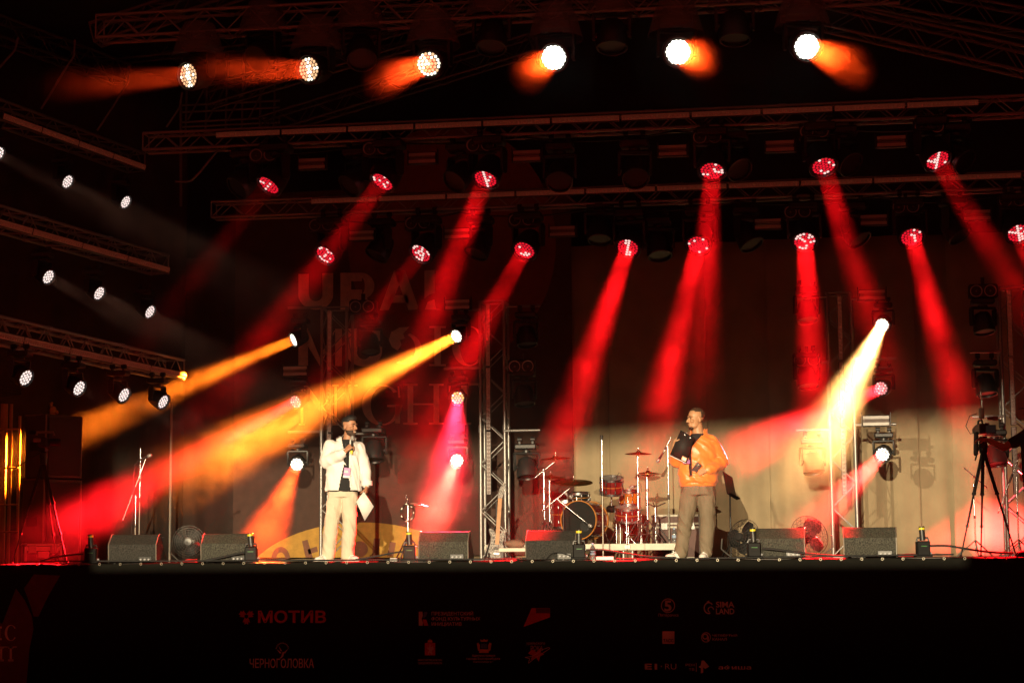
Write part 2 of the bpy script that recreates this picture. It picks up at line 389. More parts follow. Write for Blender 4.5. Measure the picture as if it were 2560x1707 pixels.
for x, y, words in UNP:
    p = at(x, y, Y_PIL-.15)
    lamp('moving_head', 'unlit black moving head '+words, PILH, p, (.1, -.25, -1), 'unlit heads on the floor pillars')
# ------------------------------------------------------------------ trusses
def proj(p):
    d = V(p)-CAM; k = d.dot(FW); return (CX+F_PX*d.dot(RT)/k, CY-F_PX*d.dot(UP)/k)
def atz(px, py, z):
    d = FW + RT*((px-CX)/F_PX) - UP*((py-CY)/F_PX); return CAM + d*((z-CAM.z)/d.z)
def chord_mesh(): return None
def truss(name, label, p0, p1, w=.27, h=.27, bay=.27, up=(0, 0, 1), group=None, r=.022, rb=.009, diag_only=False, faces='fbtu', me=None):
    p0, p1 = V(p0), V(p1); d = p1-p0; L = d.length; d.normalize(); up = V(up); up = (up-d*up.dot(d)).normalized(); s = d.cross(up).normalized()
    if s.y > 0: s = -s                                   # s points to the audience
    t = thing(name, label, 'truss', p0, 0, group)
    o = lambda a, b, x: d*x+s*(a*w/2)+up*(b*h/2)
    for a in (-1, 1):
        for b in (-1, 1):
            rod('chord', o(a, b, 0), o(a, b, L), r, t, me)
            nb = int(L/2)
            for k in range(1, nb+1):                     # coupler sleeves
                rod('coupler', o(a, b, L*k/(nb+1)-.05), o(a, b, L*k/(nb+1)+.05), r*1.35, t, me)
    n_ = max(2, int(round(L/bay))); st = L/n_
    for f in faces:
        c0, c1 = {'f': ((1, -1), (1, 1)), 'b': ((-1, -1), (-1, 1)), 't': ((-1, 1), (1, 1)), 'u': ((-1, -1), (1, -1))}[f]
        for i in range(n_):
            A, B = (c0, c1) if i % 2 == 0 else (c1, c0)
            rod('brace', o(*A, i*st), o(*B, (i+1)*st), rb, t, me)
    for x in (0, L):
        for A, B in (((1, -1), (1, 1)), ((-1, -1), (-1, 1)), ((-1, 1), (1, 1)), ((-1, -1), (1, -1))): rod('brace', o(*A, x), o(*B, x), rb*1.3, t, me)
    return t
# three cross trusses
def line(Y, xa, ya, xb, yb, za=None):
    a, b = at(xa, ya, Y), at(xb, yb, Y); z = (a.z+b.z)/2; return V((a.x, Y, z)), V((b.x, Y, z))
a, b = line(Y_FRONT, 250, 72, 2250, -28); truss('lighting_truss', 'front lighting truss along the top of the picture with hooded heads', a, b, .29, .29, .29)
a, b = line(Y_UP, 365, 352, 2640, 270); ZU = a.z; truss('lighting_truss', 'upper cross truss above the first row of red heads', a, b, .24, .23, .25)
a, b = line(Y_MID, 535, 526, 2640, 452); ZM = a.z; truss('lighting_truss', 'middle cross truss above the second row of red heads', a, b, .24, .23, .25)
# roof rafters and ridge pieces
mat('dimmed_metal', (.16, .15, .14), .42, .6, var=.3)  # darker copy of the truss metal: dimness under the roof put into its colour
DARK_ROD = MB().cyl((0, 0, 0), (0, 0, 1), 1, n=12).mesh('rod_dimmed', 'dimmed_metal')
for nm, words, P0, P1, sz in (
    ('roof_truss', 'sloping roof truss at the top right, the lower one', at(1960, 18, 23.3), at(2570, 158, 23.3), .30),
    ('roof_truss', 'sloping roof truss at the top right corner, the upper one', at(2130, -25, 24.2), at(2620, 70, 24.2), .30),
    ('roof_truss', 'dim roof truss rising to the right behind the third front lamp', at(660, 318, 28.2), at(1330, 112, 28.2), .28),
    ('roof_truss', 'roof truss end rising to the right at the top left', at(238, 88, 23.2), at(620, -40, 23.2), .26),
    ('roof_truss', 'dim roof truss rising to the right under the first front lamps', at(520, 245, 27.4), at(1240, 30, 27.4), .28),
    ('roof_truss', 'roof truss running down from the top left corner', at(-40, 60, 24.5), at(300, 185, 27.6), .30),
    ('roof_truss', 'dim cross truss over the back of the stage at the top', at(150, 150, 28.4), at(1300, 20, 28.4), .28),
    ('roof_truss', 'dim roof truss above the front truss at the top centre', at(900, 18, 25.6), at(2060, -45, 25.6), .28)):
    truss(nm, words, P0, P1, sz, sz, sz*1.05, rb=.009, me=DARK_ROD)
def pipe(name, label, pts, r, m='dull_aluminium', cat='pipe', group=None, n=7):
    o = MB().tube(pts, r, n).build(name, m); return tag(o, label, cat, group)
for i, (pts, Y) in enumerate([(((45, 95), (38, 125), (0, 168), (-30, 205)), 24.0), (((187, 100), (185, 140), (150, 195), (103, 273)), 24.6), (((322, 165), (320, 205), (290, 255), (243, 327)), 25.2), (((455, 232), (450, 268), (432, 295), (416, 318)), 26.0)]):
    pipe('hanger_pipe', '%s bent hanging pipe from the left, above the side trusses' % ORD[i], [at(x, y, Y) for x, y in pts], .016, group='bent hanging pipes')
for i, (x, y0, y1, Y) in enumerate([(55, 158, 340, 28.0), (195, 170, 400, 28.3), (325, 280, 420, 28.3), (452, 372, 456, 27.5)]):
    pipe('upright_pipe', '%s thin dim vertical pipe from the left, behind the side trusses' % ORD[i], [at(x, y0-120, Y), at(x, y1+60, Y)], .022, group='dim vertical pipes')
pipe('curved_pipe', 'bent pipe hooking down left of the upper truss', [at(545, 375, 24.4), at(500, 430, 24.4), at(478, 452, 24.4), at(465, 455, 24.4), at(438, 454, 24.4)], .014)
# scaffold frame in the far left corner
sc_ = thing('pipe_scaffold', 'dim scaffold frame of pipes behind the first two front lamps', 'scaffold', at(480, 330, 28.6))
Mi = sc_.location
for x in (470, 520, 570, 610, 655, 690): rod('upright', at(x, 130, 28.6)-Mi, at(x-6, 335, 28.6)-Mi, .02, sc_)
for y in (150, 205, 258, 275, 300, 312): rod('ledger', at(455, y+6, 28.55)-Mi, at(700, y-6, 28.55)-Mi, .02, sc_)
for i in range(4): rod('diagonal', at(470+50*i, 300, 28.5)-Mi, at(520+50*i, 205, 28.5)-Mi, .014, sc_)
# cable looms swagged under the cross trusses
for Y_, xa, ya, xb, yb, nm in ((Y_UP, 560, 372, 2430, 300, 'upper'), (Y_MID, 800, 545, 2540, 478, 'middle')):
    for k in range(5):
        x0, x1 = xa+(xb-xa)*k/5, xa+(xb-xa)*(k+1)/5; y0, y1 = ya+(yb-ya)*k/5, ya+(yb-ya)*(k+1)/5
        sg = random.Random(k*7+int(Y_)).uniform(8, 22)
        pipe('cable_loom', '%s black cable swag from the left, under the %s truss' % (ORD[k], nm), [at(x0+(x1-x0)*u/10, y0+(y1-y0)*u/10+sg*4*(u/10)*(1-u/10), Y_+.06) for u in range(11)], .012, 'rubber', 'cable', 'cable swags under the trusses', 6)
# ------------------------------------------------------------------ LED battens
mat('batten_body', (.03, .03, .03), .5); mat('batten_lens', (.30, .26, .24), .4, var=.1, emit=(1, .15, .07), estr=.035)
def batten(p, q, label, group, h=.07, facing=(0, -1, 0), dots=True):
    p, q = V(p), V(q); d = q-p; L = d.length; t = thing('led_batten', label, 'led batten', p, 0, group)
    fz = V(facing); fz = (fz-d.normalized()*fz.dot(d.normalized())).normalized()
    M = frame((0, 0, 0), d, fz)
    MB().box((L/2, 0, -.035), (L-.02, h*1.25, .06), bev=.008).build('housing', 'batten_body', t, M=M)
    m = MB().box((L/2, 0, 0), (L-.03, h, .012), bev=.004)
    s = m.build('lens_strip', 'batten_lens', t, M=M)
    if dots:
        k = MB(); n_ = max(4, int(L/.058))
        for i in range(n_): k.lathe([(.024, .0), (.021, .012), (.012, .019), (0, .021)], ((i+.5)*(L-.04)/n_+.02, 0, .0045), (0, 0, 1), 8)
        o = k.build('led_lenses', 'batten_lens', s); o['kind'] = 'stuff'
    return t
def row(Y, xa, ya, xb, yb, n_, words, group, off, h=.07):
    a, b = line(Y, xa, ya, xb, yb); a.y = b.y = Y-off
    for i in range(n_): batten(a.lerp(b, i/n_), a.lerp(b, (i+1)/n_), '%s LED batten from the left, on the %s' % (ORD[i], words), group, h)
row(Y_UP, 547, 343, 2446, 266, 11, 'upper truss', 'battens on the upper truss', .17)
row(Y_MID, 783, 510, 2552, 443, 10, 'middle truss', 'battens on the middle truss', .17)
# ------------------------------------------------------------------ side trusses on the left
SIDE = {'top': ((24, 296), (365, 420), 27.3), 'middle': ((15, 560), (425, 676), 27.0), 'lowest': ((0, 838), (465, 940), 25.9)}
SP = {}
for nm, (l_, r_, Y) in SIDE.items():
    P1 = at(*r_, Y); P0 = atz(*l_, P1.z); dr = (P1-P0).normalized(); Pa = P0-dr*(0.6 if nm != 'top' else .15); SP[nm] = (Pa, P1)
    s = V((dr.y, -dr.x, 0))
    c = V((0, 0, .10))-s*.20
    truss('side_truss', '%s of the three slanting side trusses on the left' % nm, Pa+c-dr*.1, P1+c+dr*.05, .29, .27, .27, group='side trusses')
    n_ = max(4, int((P1-Pa).length/1.05))
    for i in range(n_):
        batten(Pa.lerp(P1, i/n_), Pa.lerp(P1, (i+1)/n_), '%s LED batten from the back end of the %s side truss' % (ORD[n_-1-i], nm), 'battens on the side trusses', .08, (s.x, s.y, -.25), True)
SL = [('top', [(-3, 385), (170, 455), (315, 506)]), ('middle', [(122, 693), (249, 734), (376, 780)]), ('lowest', [(66, 945), (199, 971), (311, 988), (409, 1005)])]
for nm, L_ in SL:
    Pa, P1 = SP[nm]
    for i, (x, y) in enumerate(L_):
        best = min((abs(proj(Pa.lerp(P1, k/200))[0]-(x-22)), k) for k in range(201))[1]
        p = at(x, y, Pa.lerp(P1, best/200).y-.08)
        q = at(x+330, y+185, p.y-.62)
        lamp('moving_head', '%s white-celled moving head from the left, under the %s side truss' % (ORD[i], nm), SMALL, p, q-p, 'white heads under the side trusses',
             'led_cool', None, None, False, .25, (1, .46, .28), 12)
# ------------------------------------------------------------------ blinders and strobes
mat('reflector', (.5, .46, .44), .3, .6); mat('bulb_glass', (.25, .2, .18), .1)
mat('strobe_face', (.46, .43, .40), .4, var=.1)
_b = MB().box((0, 0, 0), (.40, .16, .20), bev=.02).box((0, 0, .14), (.05, .05, .12)); BL_H = _b.mesh('housing', 'black_metal')
BL_R = MB().lathe([(.078, -.012), (.086, -.014), (.086, 0), (.074, 0), (.06, .03), (.03, .045), (.0, .048)], (0, -.085, 0), (0, 1, 0), 20).mesh('reflector', 'reflector')
BL_B = MB().ell((0, -.06, 0), (.022, .03, .022), None, 10, 6).mesh('bulb', 'bulb_glass')
def blinder(x, y, Y, label, group):
    p = at(x, y, Y); t = thing('blinder', label, 'stage light', p, 0, group)
    link('housing', BL_H, t)
    for sx_ in (-.097, .097):
        r_ = link('reflector', BL_R, t, Matrix.Translation((sx_, 0, 0))); link('bulb', BL_B, r_)
    return t
ST_H = MB().box((0, 0, 0), (.38, .10, .16), bev=.01).box((-.2, 0, .02), (.012, .05, .2)).box((.2, 0, .02), (.012, .05, .2)).mesh('housing', 'black_metal')
ST_P = MB().box((0, -.053, 0), (.36, .008, .042)).mesh('reflector_strip', 'strobe_face', smooth=False)
ST_T = MB().cyl((-.17, -.06, 0), (.17, -.06, 0), .009, n=8).mesh('tube', 'bulb_glass')
def strobe(x, y, Y, label, group):
    p = at(x, y, Y); t = thing('strobe', label, 'stage light', p, 0, group)
    link('housing', ST_H, t)
    for z in (-.046, .046): link('reflector_strip', ST_P, t, Matrix.Translation((0, 0, z)))
    for z in (-.012, .012): link('tube', ST_T, t, Matrix.Translation((0, 0, z)))
    return t
for nm, Y, BLs, STs in (('upper', Y_UP-.12, [(662, 391), (945, 375), (1203, 366), (1769, 346), (2036, 332), (2322, 320)], [(782, 411), (1057, 397), (1318, 391), (1682, 378), (1950, 367), (2228, 355)]),
                        ('middle', Y_MID-.12, [(807, 565), (1047, 560), (1306, 552), (1994, 532), (2264, 520), (2530, 504)], [(906, 590), (1144, 585), (1407, 579), (1920, 561), (2184, 551), (2442, 539)])):
    for i, (x, y) in enumerate(BLs): blinder(x, y, Y, '%s twin-lens blinder from the left, under the %s truss' % (ORD[i], nm), 'blinders under the trusses')
    for i, (x, y) in enumerate(STs): strobe(x, y, Y, '%s flat strobe from the left, under the %s truss' % (ORD[i], nm), 'strobes under the trusses')
for x, y, w_ in ((908, 768, 'right of the first pillar'), (1305, 917, 'right of the second pillar'), (2017, 901, 'left of the third pillar'), (2457, 729, 'left of the fourth pillar')):
    blinder(x, y, Y_PIL-.12, 'twin-lens blinder %s' % w_, 'blinders on the floor pillars')
for x, y, w_ in ((740, 928, 'left of the first pillar, between two lit heads'), (1145, 762, 'left of the second pillar above the amber head'), (2180, 738, 'right of the third pillar above the dazzling head'), (2190, 1052, 'right of the third pillar above the lowest head')):
    strobe(x, y, Y_PIL-.12, 'flat strobe %s' % w_, 'strobes on the floor pillars')
# ------------------------------------------------------------------ floor pillars
PIL = [(802, 865, 768, 'first', 822), (1203, 1264, 752, 'second', 1222), (2084, 2146, 730, 'third', 2112), (2522, 2590, 715, 'fourth', 2541)]
BARS = {'first': [(720, 770, 'l'), (880, 770, 'r'), (720, 1080, 'l'), (945, 1083, 'r')], 'second': [(1150, 775, 'l'), (1350, 764, 'r'), (1110, 921, 'l'), (1340, 917, 'r'), (1350, 1075, 'r')],
        'third': [(1985, 744, 'l'), (2200, 745, 'r'), (1995, 905, 'l'), (2240, 895, 'r'), (2240, 1060, 'r'), (1990, 1075, 'l')], 'fourth': [(2440, 730, 'l'), (2425, 880, 'l'), (2430, 1042, 'l'), (2680, 980, 'r')]}
for xl, xr, yt, nm, xb in PIL:
    A, B = at(xl, 1390, Y_PIL), at(xr, 1390, Y_PIL); top = at((xl+xr)/2, yt, Y_PIL).z
    wd = (B-A).length; c = (A+B)/2; c.z = 0
    pl = truss('pillar_truss', '%s upright truss pillar from the left, standing on the stage' % nm, c+V((0, wd/2, .03)), c+V((0, wd/2, top)), wd, wd, wd*.95, up=(1, 0, 0), r=.024, rb=.009)
    MB().box((0, 0, -.015), (wd+.2, wd+.2, .03), bev=.008).build('base_plate', 'dull_aluminium', pl)
    p0 = at(xb, 1238, Y_PIL-.02); p1 = at(xb, yt+6, Y_PIL-.02); p1.x = p0.x
    for k in range(3): batten(p0.lerp(p1, k/3), p0.lerp(p1, (k+1)/3), '%s vertical LED batten from the bottom, on the %s pillar' % (ORD[k], nm), 'battens on the floor pillars', .06, (0, -1, 0))
    for xe, ye, sd in BARS[nm]:
        e = at(xe, ye, Y_PIL-.02); x0 = A.x if sd == 'l' else B.x
        rod('cross_bar', V((x0, Y_PIL-.02, e.z))-pl.location, e-pl.location, .02, pl)
# ------------------------------------------------------------------ backdrop
mat('curtain_grey', (.40, .31, .19), .9, bump=.25, bscale=25, var=.12, scale=2.5)
mat('side_drape', (.035, .022, .016), .9, bump=.25, bscale=25)
mat('banner_dark', (.075, .036, .024), .8, bump=.08, bscale=30)
mat('print_letter', (.82, .58, .45), .8); mat('print_disc', (.22, .06, .035), .8); mat('print_gold', (.52, .28, .05), .8); mat('print_shade', (.22, .09, .05), .8)
def curtain(x0, x1, Y, z0, z1, label, seed, amp=.05, name='curtain', m='curtain_grey', P0=None, P1=None):
    r = random.Random(seed); nx = 70; nz_ = 14; vs = []; fs = []
    ph = [r.uniform(0, 6.3) for _ in range(4)]; L = x1-x0 if P0 is None else (P1-P0).length
    for j in range(nz_+1):
        z = z0+(z1-z0)*j/nz_; k = .45+.55*(1-j/nz_)
        for i in range(nx+1):
            u = i/nx*L
            d = amp*k*(math.sin(u*9+ph[0]+.5*math.sin(u*2.3+ph[1]))*.5+math.sin(u*17+ph[2]+z*.25)*.28+.6*math.sin(u*3.1+ph[3]+z*.15))
            if P0 is None: vs.append((x0+u, Y+d, z))
            else:
                q = P0.lerp(P1, i/nx); nn = (P1-P0).normalized(); vs.append((q.x+d*nn.y, q.y-d*nn.x, z))
    for j in range(nz_):
        for i in range(nx):
            a_ = j*(nx+1)+i; fs.append((a_, a_+1, a_+nx+2, a_+nx+1))
    o = MB()._add(vs, fs).build(name, m, ang=80); sd = o.modifiers.new('thickness', 'SOLIDIFY'); sd.thickness = .004
    return tag(o, label, 'curtain', 'curtains behind the stage')
CXS = [440, 640, 1165, 1420, 1528, 1770, 1930, 2300, 2390, 2760]
CW = ['far left back curtain behind the amber beam', 'back curtain behind the banner', 'back curtain beside the second pillar', 'back curtain left of the drum kit', 'back curtain behind the drum kit', 'back curtain behind the orange jacket',
      'back curtain behind the third pillar', 'narrow back curtain right of the third pillar', 'back curtain behind the video camera at the right']
for i in range(9):
    xa, xb = at(CXS[i], 1300, Y_BACK).x, at(CXS[i+1], 1300, Y_BACK).x
    curtain(xa-.02, xb+.02, Y_BACK+.02+.07*(i % 2), .01, 4.9, CW[i], i, .07, m='curtain_grey' if i else 'side_drape')  # leftmost panel: lack of light there put into a darker cloth colour
# dark side drape behind the slanting trusses
PL0, PL1 = at(-160, 1380, 24.6), at(455, 1380, 28.9)
curtain(0, 1, 0, .01, 7.8, 'brown side drape behind the slanting trusses on the left', 77, .06, m='side_drape', P0=V((PL0.x-1.2, 24.2, 0)), P1=V((PL1.x, 28.95, 0)))
curtain(0, 1, 0, -.2, 9.0, 'black masking drape at the far left edge', 78, .05, m='black_drape', P0=V((PL0.x-2.5, 20.5, 0)), P1=V((PL0.x-1.25, 24.3, 0)))
curtain(0, 1, 0, .01, 9.0, 'black masking drape beyond the fourth pillar at the right', 79, .05, m='black_drape', P0=V((at(2740, 1300, 29).x, 29.1, 0)), P1=V((at(2740, 1300, 29).x+.6, 23.2, 0)))
tag(MB().box((-2.5, 30.6, 4.5), (26, .05, 9.6)).build('masking_cloth', 'black_drape'), 'black masking cloth hung behind all the curtains', 'curtain')
# festival banner with its lettering
Yb = Y_BACK-.09
bn = thing('festival_banner', 'dark printed festival banner with large pale lettering behind the first two pillars', 'banner', at(1000, 1392, Yb))
Mi = bn.location
def on(px, py, Y, o): p = at(px, py, Y)-o; return (p.x, p.z)
bx0, bx1 = at(585, 1000, Yb), at(1432, 1000, Yb)
bz = at(1000, 480, Yb).z
MB().box(((bx0.x+bx1.x)/2-Mi.x, .01, bz/2+.01), (bx1.x-bx0.x, .012, bz-.02)).build('cloth', 'banner_dark', bn)
def flat(parent, polys, m, name, Y, o, th=.003, lift=0.0):
    mb = MB()
    for P in polys: mb.prism([on(x, y, Y, o) for x, y in P], Y-o.y-th-lift, Y-o.y-lift)
    return mb.build(name, m, parent, smooth=False)
def ring(cx, cy_, rx, ry, tx, ty, a0=0, a1=360, n_=40, ox=0):
    """outer ellipse arc and inner ellipse arc (thick-thin)"""
    A = [math.radians(a0+(a1-a0)*i/n_) for i in range(n_+1)]
    return [[(cx+rx*math.cos(A[i]), cy_-ry*math.sin(A[i])), (cx+rx*math.cos(A[i+1]), cy_-ry*math.sin(A[i+1])),
             (cx+ox+(rx-tx)*math.cos(A[i+1]), cy_-(ry-ty)*math.sin(A[i+1])), (cx+ox+(rx-tx)*math.cos(A[i]), cy_-(ry-ty)*math.sin(A[i]))] for i in range(n_)]
def rect(x0, y0, x1, y1): return [(x0, y0), (x1, y0), (x1, y1), (x0, y1)]
PRT = lambda polys, m='print_letter', nm='letter', lift=.0: flat(bn, polys, m, nm, Yb, Mi, .004, lift)
disc = [(1130+260*math.cos(2*math.pi*i/64), 610-300*math.sin(2*math.pi*i/64)) for i in range(64)]
disc = [(min(x, 1431), y) for x, y in disc]
PRT([disc], 'print_disc', 'printed_disc', -.0025)
gold = [(905+315*math.cos(math.pi*i/48), 1500-195*math.sin(math.pi*i/48)) for i in range(49)]
gold = [(max(590, x), y) for x, y in gold if y < 1393]; gold = [(max(590, gold[-1][0]), 1393)]+gold[::-1]+[(gold[0][0], 1393)]
PRT([gold], 'print_gold', 'printed_disc', -.0025)
for P in ([(755, 1352), (769, 1348), (782, 1393), (764, 1393)], [(769, 1373), (792, 1365), (795, 1378), (772, 1385)], [(935, 1345), (951, 1345), (946, 1390), (930, 1390)], [(975, 1353), (990, 1356), (984, 1390), (968, 1390)]): PRT([P], 'print_shade')
PRT(ring(702, 1400, 24, 34, 12, 14, 10, 170, 20), 'print_shade'); PRT(ring(900, 1372, 20, 20, 19, 19, 0, 360, 24), 'print_shade')
# URAL
PRT([rect(746, 685, 772, 738), rect(806, 683, 833, 738)]+ring(789.5, 736, 43.5, 38, 26.5, 21, 180, 360, 24))
PRT([rect(851, 682, 878, 775), rect(878, 682, 905, 703), rect(878, 724, 905, 748), [(893, 746), (915, 742), (938, 773), (906, 775)]]+ring(903, 715, 33, 33, 24, 12, -90, 90, 20))
PRT([[(985, 676), (1013, 676), (972, 775), (949, 776)], [(985, 676), (1013, 676), (1046, 768), (1043, 774), (1021, 775)], rect(972, 738, 1022, 757)][:2]+[[(978, 738), (1018, 738), (1024, 757), (970, 757)]])
PRT([[(1061, 676), (1087, 675), (1087, 733), (1075, 736), (1061, 746)], [(1069, 755), (1086, 748), (1090, 772), (1104, 774), (1062, 774)]])
# MUSIC
PRT([rect(746, 820, 770, 915), rect(838, 822, 855, 915), [(746, 826), (772, 826), (802, 900), (800, 915)], [(838, 826), (836, 826), (800, 890), (802, 915)]])
PRT([rect(865, 821, 893, 880), rect(931, 820, 955, 880)]+ring(910, 878, 45, 38, 27, 18, 180, 360, 24))
PRT([[(972, 850), (978, 830), (1000, 818), (1024, 817), (1008, 834), (1012, 846), (1000, 850), (1004, 862), (994, 876), (980, 868)]])
PRT(ring(1012, 872, 42, 40, 16, 5, -120, 75, 24))
def serif_I(x, y0, y1, w_=16): return [rect(x-w_/2, y0, x+w_/2, y1), rect(x-w_*1.3, y0-1, x+w_*1.3, y0+4), rect(x-w_*1.3, y1-4, x+w_*1.3, y1+1)]
PRT(serif_I(1094, 816, 914)); PRT(ring(1172, 865, 42, 50, 16, 3, 35, 325, 36, 4)+[[(1196, 818), (1200, 818), (1206, 848), (1202, 848)]])
# NIGHT
PRT([rect(752, 962, 758, 1062), rect(836, 962, 842, 1062), [(752, 962), (768, 962), (842, 1062), (826, 1062)]]+serif_I(755, 962, 1062, 6)+serif_I(839, 962, 1062, 6))
PRT(serif_I(876, 962, 1062, 14))
PRT(ring(955, 1012, 50, 51, 18, 4, 40, 360, 36, 4)+[rect(988, 1016, 1000, 1058), rect(968, 1012, 1006, 1017), [(994, 965), (998, 965), (1001, 994), (996, 994)]])
PRT(serif_I(1026, 960, 1060, 14)+serif_I(1091, 960, 1060, 14)+[rect(1033, 1008, 1084, 1012)])
PRT(serif_I(1160, 960, 1060, 14)+[rect(1122, 958, 1200, 963), [(1122, 958), (1128, 958), (1124, 980), (1120, 980)], [(1194, 958), (1200, 958), (1203, 980), (1199, 980)]])
# ------------------------------------------------------------------ front-of-house profile spots on masts out by the camera
def profile_spot(FP, energy, label):
    TG = at(1400, 1230, 27.0); fd = (TG-FP).normalized()
    fo = thing('profile_spot', label, 'stage light', (FP.x, FP.y, -1.56), 0, 'front of house spotlights')
    Mf = Matrix.Translation(-fo.location); Mh = Mf @ frame(FP-fd*.1, (-fd.y, fd.x, 0), -fd)
    MB().lathe([(0, .55), (.14, .55), (.15, .3), (.11, .1), (.11, -.0), (.10, -.02), (.09, -.0), (.085, .06), (.0, .07)], n=20).build('body', 'black_metal', fo, M=Mh)
    rod('mast', (0, 0, 0), FP-fo.location+V((0, 0, -.15))-fd*.4, .04, fo)
    for i in range(3): rod('mast_leg', (0, 0, 1.0), (math.cos(i*2.1)*.9, math.sin(i*2.1)*.9, .02), .025, fo)
    ld = bpy.data.lights.new('profile_lamp', 'SPOT'); ld.energy = energy; ld.color = (1, .80, .50); ld.spot_size = math.radians(40); ld.spot_blend = .1; ld.shadow_soft_size = .0035
    lo = bpy.data.objects.new('profile_lamp', ld); col.objects.link(lo); lo.parent = fo; lo.matrix_basis = Mf @ frame(FP, (-fd.y, fd.x, 0), -fd)
    rx_ = fd.cross(V((0, 0, 1))).normalized(); uz = rx_.cross(fd)
    # framing shutters in front of the lens: edges through the aimed points
    for Pa_, Pb, outw, k in ((at(1000, 1130, Y_BACK), at(2300, 1060, Y_BACK), uz, .35), (at(100, 1424, YF), at(2400, 1412, YF), -uz, 1.0), (at(230, 1410, YF), at(230, 1200, YF), -rx_, 1.0), (at(2420, 1410, YF), at(2420, 1200, YF), rx_, 1.0)):
        a_ = FP+(Pa_-FP).normalized()*k; b_ = FP+(Pb-FP).normalized()*k; e = (b_-a_).normalized()
        a_ -= e*.35*k; b_ += e*.35*k; ow = V(outw)*k
        MB()._add([a_, b_, b_+ow*.6, a_+ow*.6, a_+fd*.004, b_+fd*.004, b_+ow*.6+fd*.004, a_+ow*.6+fd*.004], [(0, 1, 2, 3), (7, 6, 5, 4), (0, 4, 5, 1), (1, 5, 6, 2), (2, 6, 7, 3), (3, 7, 4, 0)]).build('shutter', 'black_metal', fo, smooth=False, M=Mf)
profile_spot(V((-1.1, -1.3, 3.4)), 34000, 'warm white profile spotlight on the mast nearest the camera')
profile_spot(V((-7.6, -1.1, 4.9)), 17000, 'warm white profile spotlight on the mast far to the left')
# ------------------------------------------------------------------ stage skirt with sponsors' marks
mat('print_white', (.50, .42, .38), .8); mat('print_red', (.42, .035, .02), .8); mat('print_amber', (.5, .25, .05), .8); mat('print_blue', (.06, .10, .22), .8); mat('print_wine', (.075, .012, .012), .8)
mat('trim_metal0', (.20, .18, .14), .45, .5)
sk = thing('stage_skirt', 'black stage skirt banner printed with sponsor logos', 'banner', (0, YF-.03, -1.52)); Mi = sk.location
sx0, sx1 = at(-250, 1500, YF).x, at(2800, 1500, YF).x
def sag(x): return .006*math.sin(x*3.1)+.004*math.sin(x*7.3+1)
mb = MB(); N = 120
tp = [(sx0+(sx1-sx0)*i/N) for i in range(N+1)]
vs = []; fs = []
for x in tp:
    yy = .006*math.sin(x*4.3)
    vs += [(x, yy, .02), (x, yy-.003, 1.40), (x, 0, 1.505+sag(x)), (x, .06, 1.525+sag(x))]
for i in range(N):
    for k in range(3): a_ = i*4+k; fs.append((a_, a_+4, a_+5, a_+1))
sc = mb._add(vs, fs).build('cloth', 'skirt_cloth', sk, ang=80); so = sc.modifiers.new('t', 'SOLIDIFY'); so.thickness = .003
for i in range(52):
    p = at(-60+51.5*i, 1412-.0068*(51.5*i), YF-.045)-Mi
    link('eyelet', bpy.data.meshes.get('eyelet') or MB().lathe([(.010, 0), (.017, -.002), (.017, -.006), (.010, -.006), (.010, 0)], (0, 0, 0), (0, 1, 0), 12).mesh('eyelet', 'trim_metal0'), sk, Matrix.Translation((p.x, -.012, p.z)))
Ys = YF-.045
def S(polys, m='print_white', nm='logo_mark', lift=0): return flat(sk, polys, m, nm, Ys, Mi, .002, lift)
def text(s, x, y, w_, h_, parent=None, m='print_white', bold=0.0, Y=None, o=None, nm='lettering', ctr=False, lift=.0):
    """s set so that it spans pixels x..x+w_ with the base at y and cap height h_"""
    cu = bpy.data.curves.new(nm, 'FONT'); cu.body = s; cu.offset = bold; cu.extrude = .002; cu.resolution_u = 3
    ob = bpy.data.objects.new('tmp', cu); col.objects.link(ob); dg = bpy.context.evaluated_depsgraph_get(); dg.update()
    me = bpy.data.meshes.new_from_object(ob.evaluated_get(dg)); bpy.data.objects.remove(ob); bpy.data.curves.remove(cu)
    xs = [v.co.x for v in me.vertices]; ys = [v.co.y for v in me.vertices]
    Y = Ys if Y is None else Y; o = Mi if o is None else o
    p0 = at(x, y, Y)-o; p1 = at(x+w_, y, Y)-o; pz = at(x, y-h_, Y)-o
    base = 0.0 if not s.isdigit() else min(ys); cap = max(ys) if min(ys) > -.1 else .72
    kx = (p1.x-p0.x)/(max(xs)-min(xs)); kz = (pz.z-p0.z)/max(.3, cap); sl = (p1.z-p0.z)/(p1.x-p0.x)
    for v in me.vertices:
        xx = (v.co.x-min(xs))*kx; v.co = (p0.x+xx, Y-o.y-.001-lift-(.002 if v.co.z > 0 else 0), p0.z+v.co.y*kz+sl*xx)
    me.materials.clear(); me.materials.append(MATS[m])
    return link(nm, me, parent if parent is not None else sk)
# left: part of the festival emblem
S([[(-60, 1480), (5, 1560), (40, 1470), (62, 1500), (80, 1540), (84, 1570), (74, 1620), (66, 1707), (66, 1740), (-60, 1740)]], 'print_wine', lift=-.0012)
S([[(60, 1470), (85, 1435), (150, 1438), (120, 1490), (96, 1540), (84, 1540), (76, 1512)]], 'print_wine', lift=-.0012)
S(ring(27, 1581, 15, 20, 5, 1.5, 35, 325, 24, 1), 'print_white'); S(serif_I(-2, 1566, 1598, 5)); S(serif_I(3, 1616, 1651, 5)); S(serif_I(27, 1616, 1651, 5)+[rect(10, 1615, 42, 1617)])
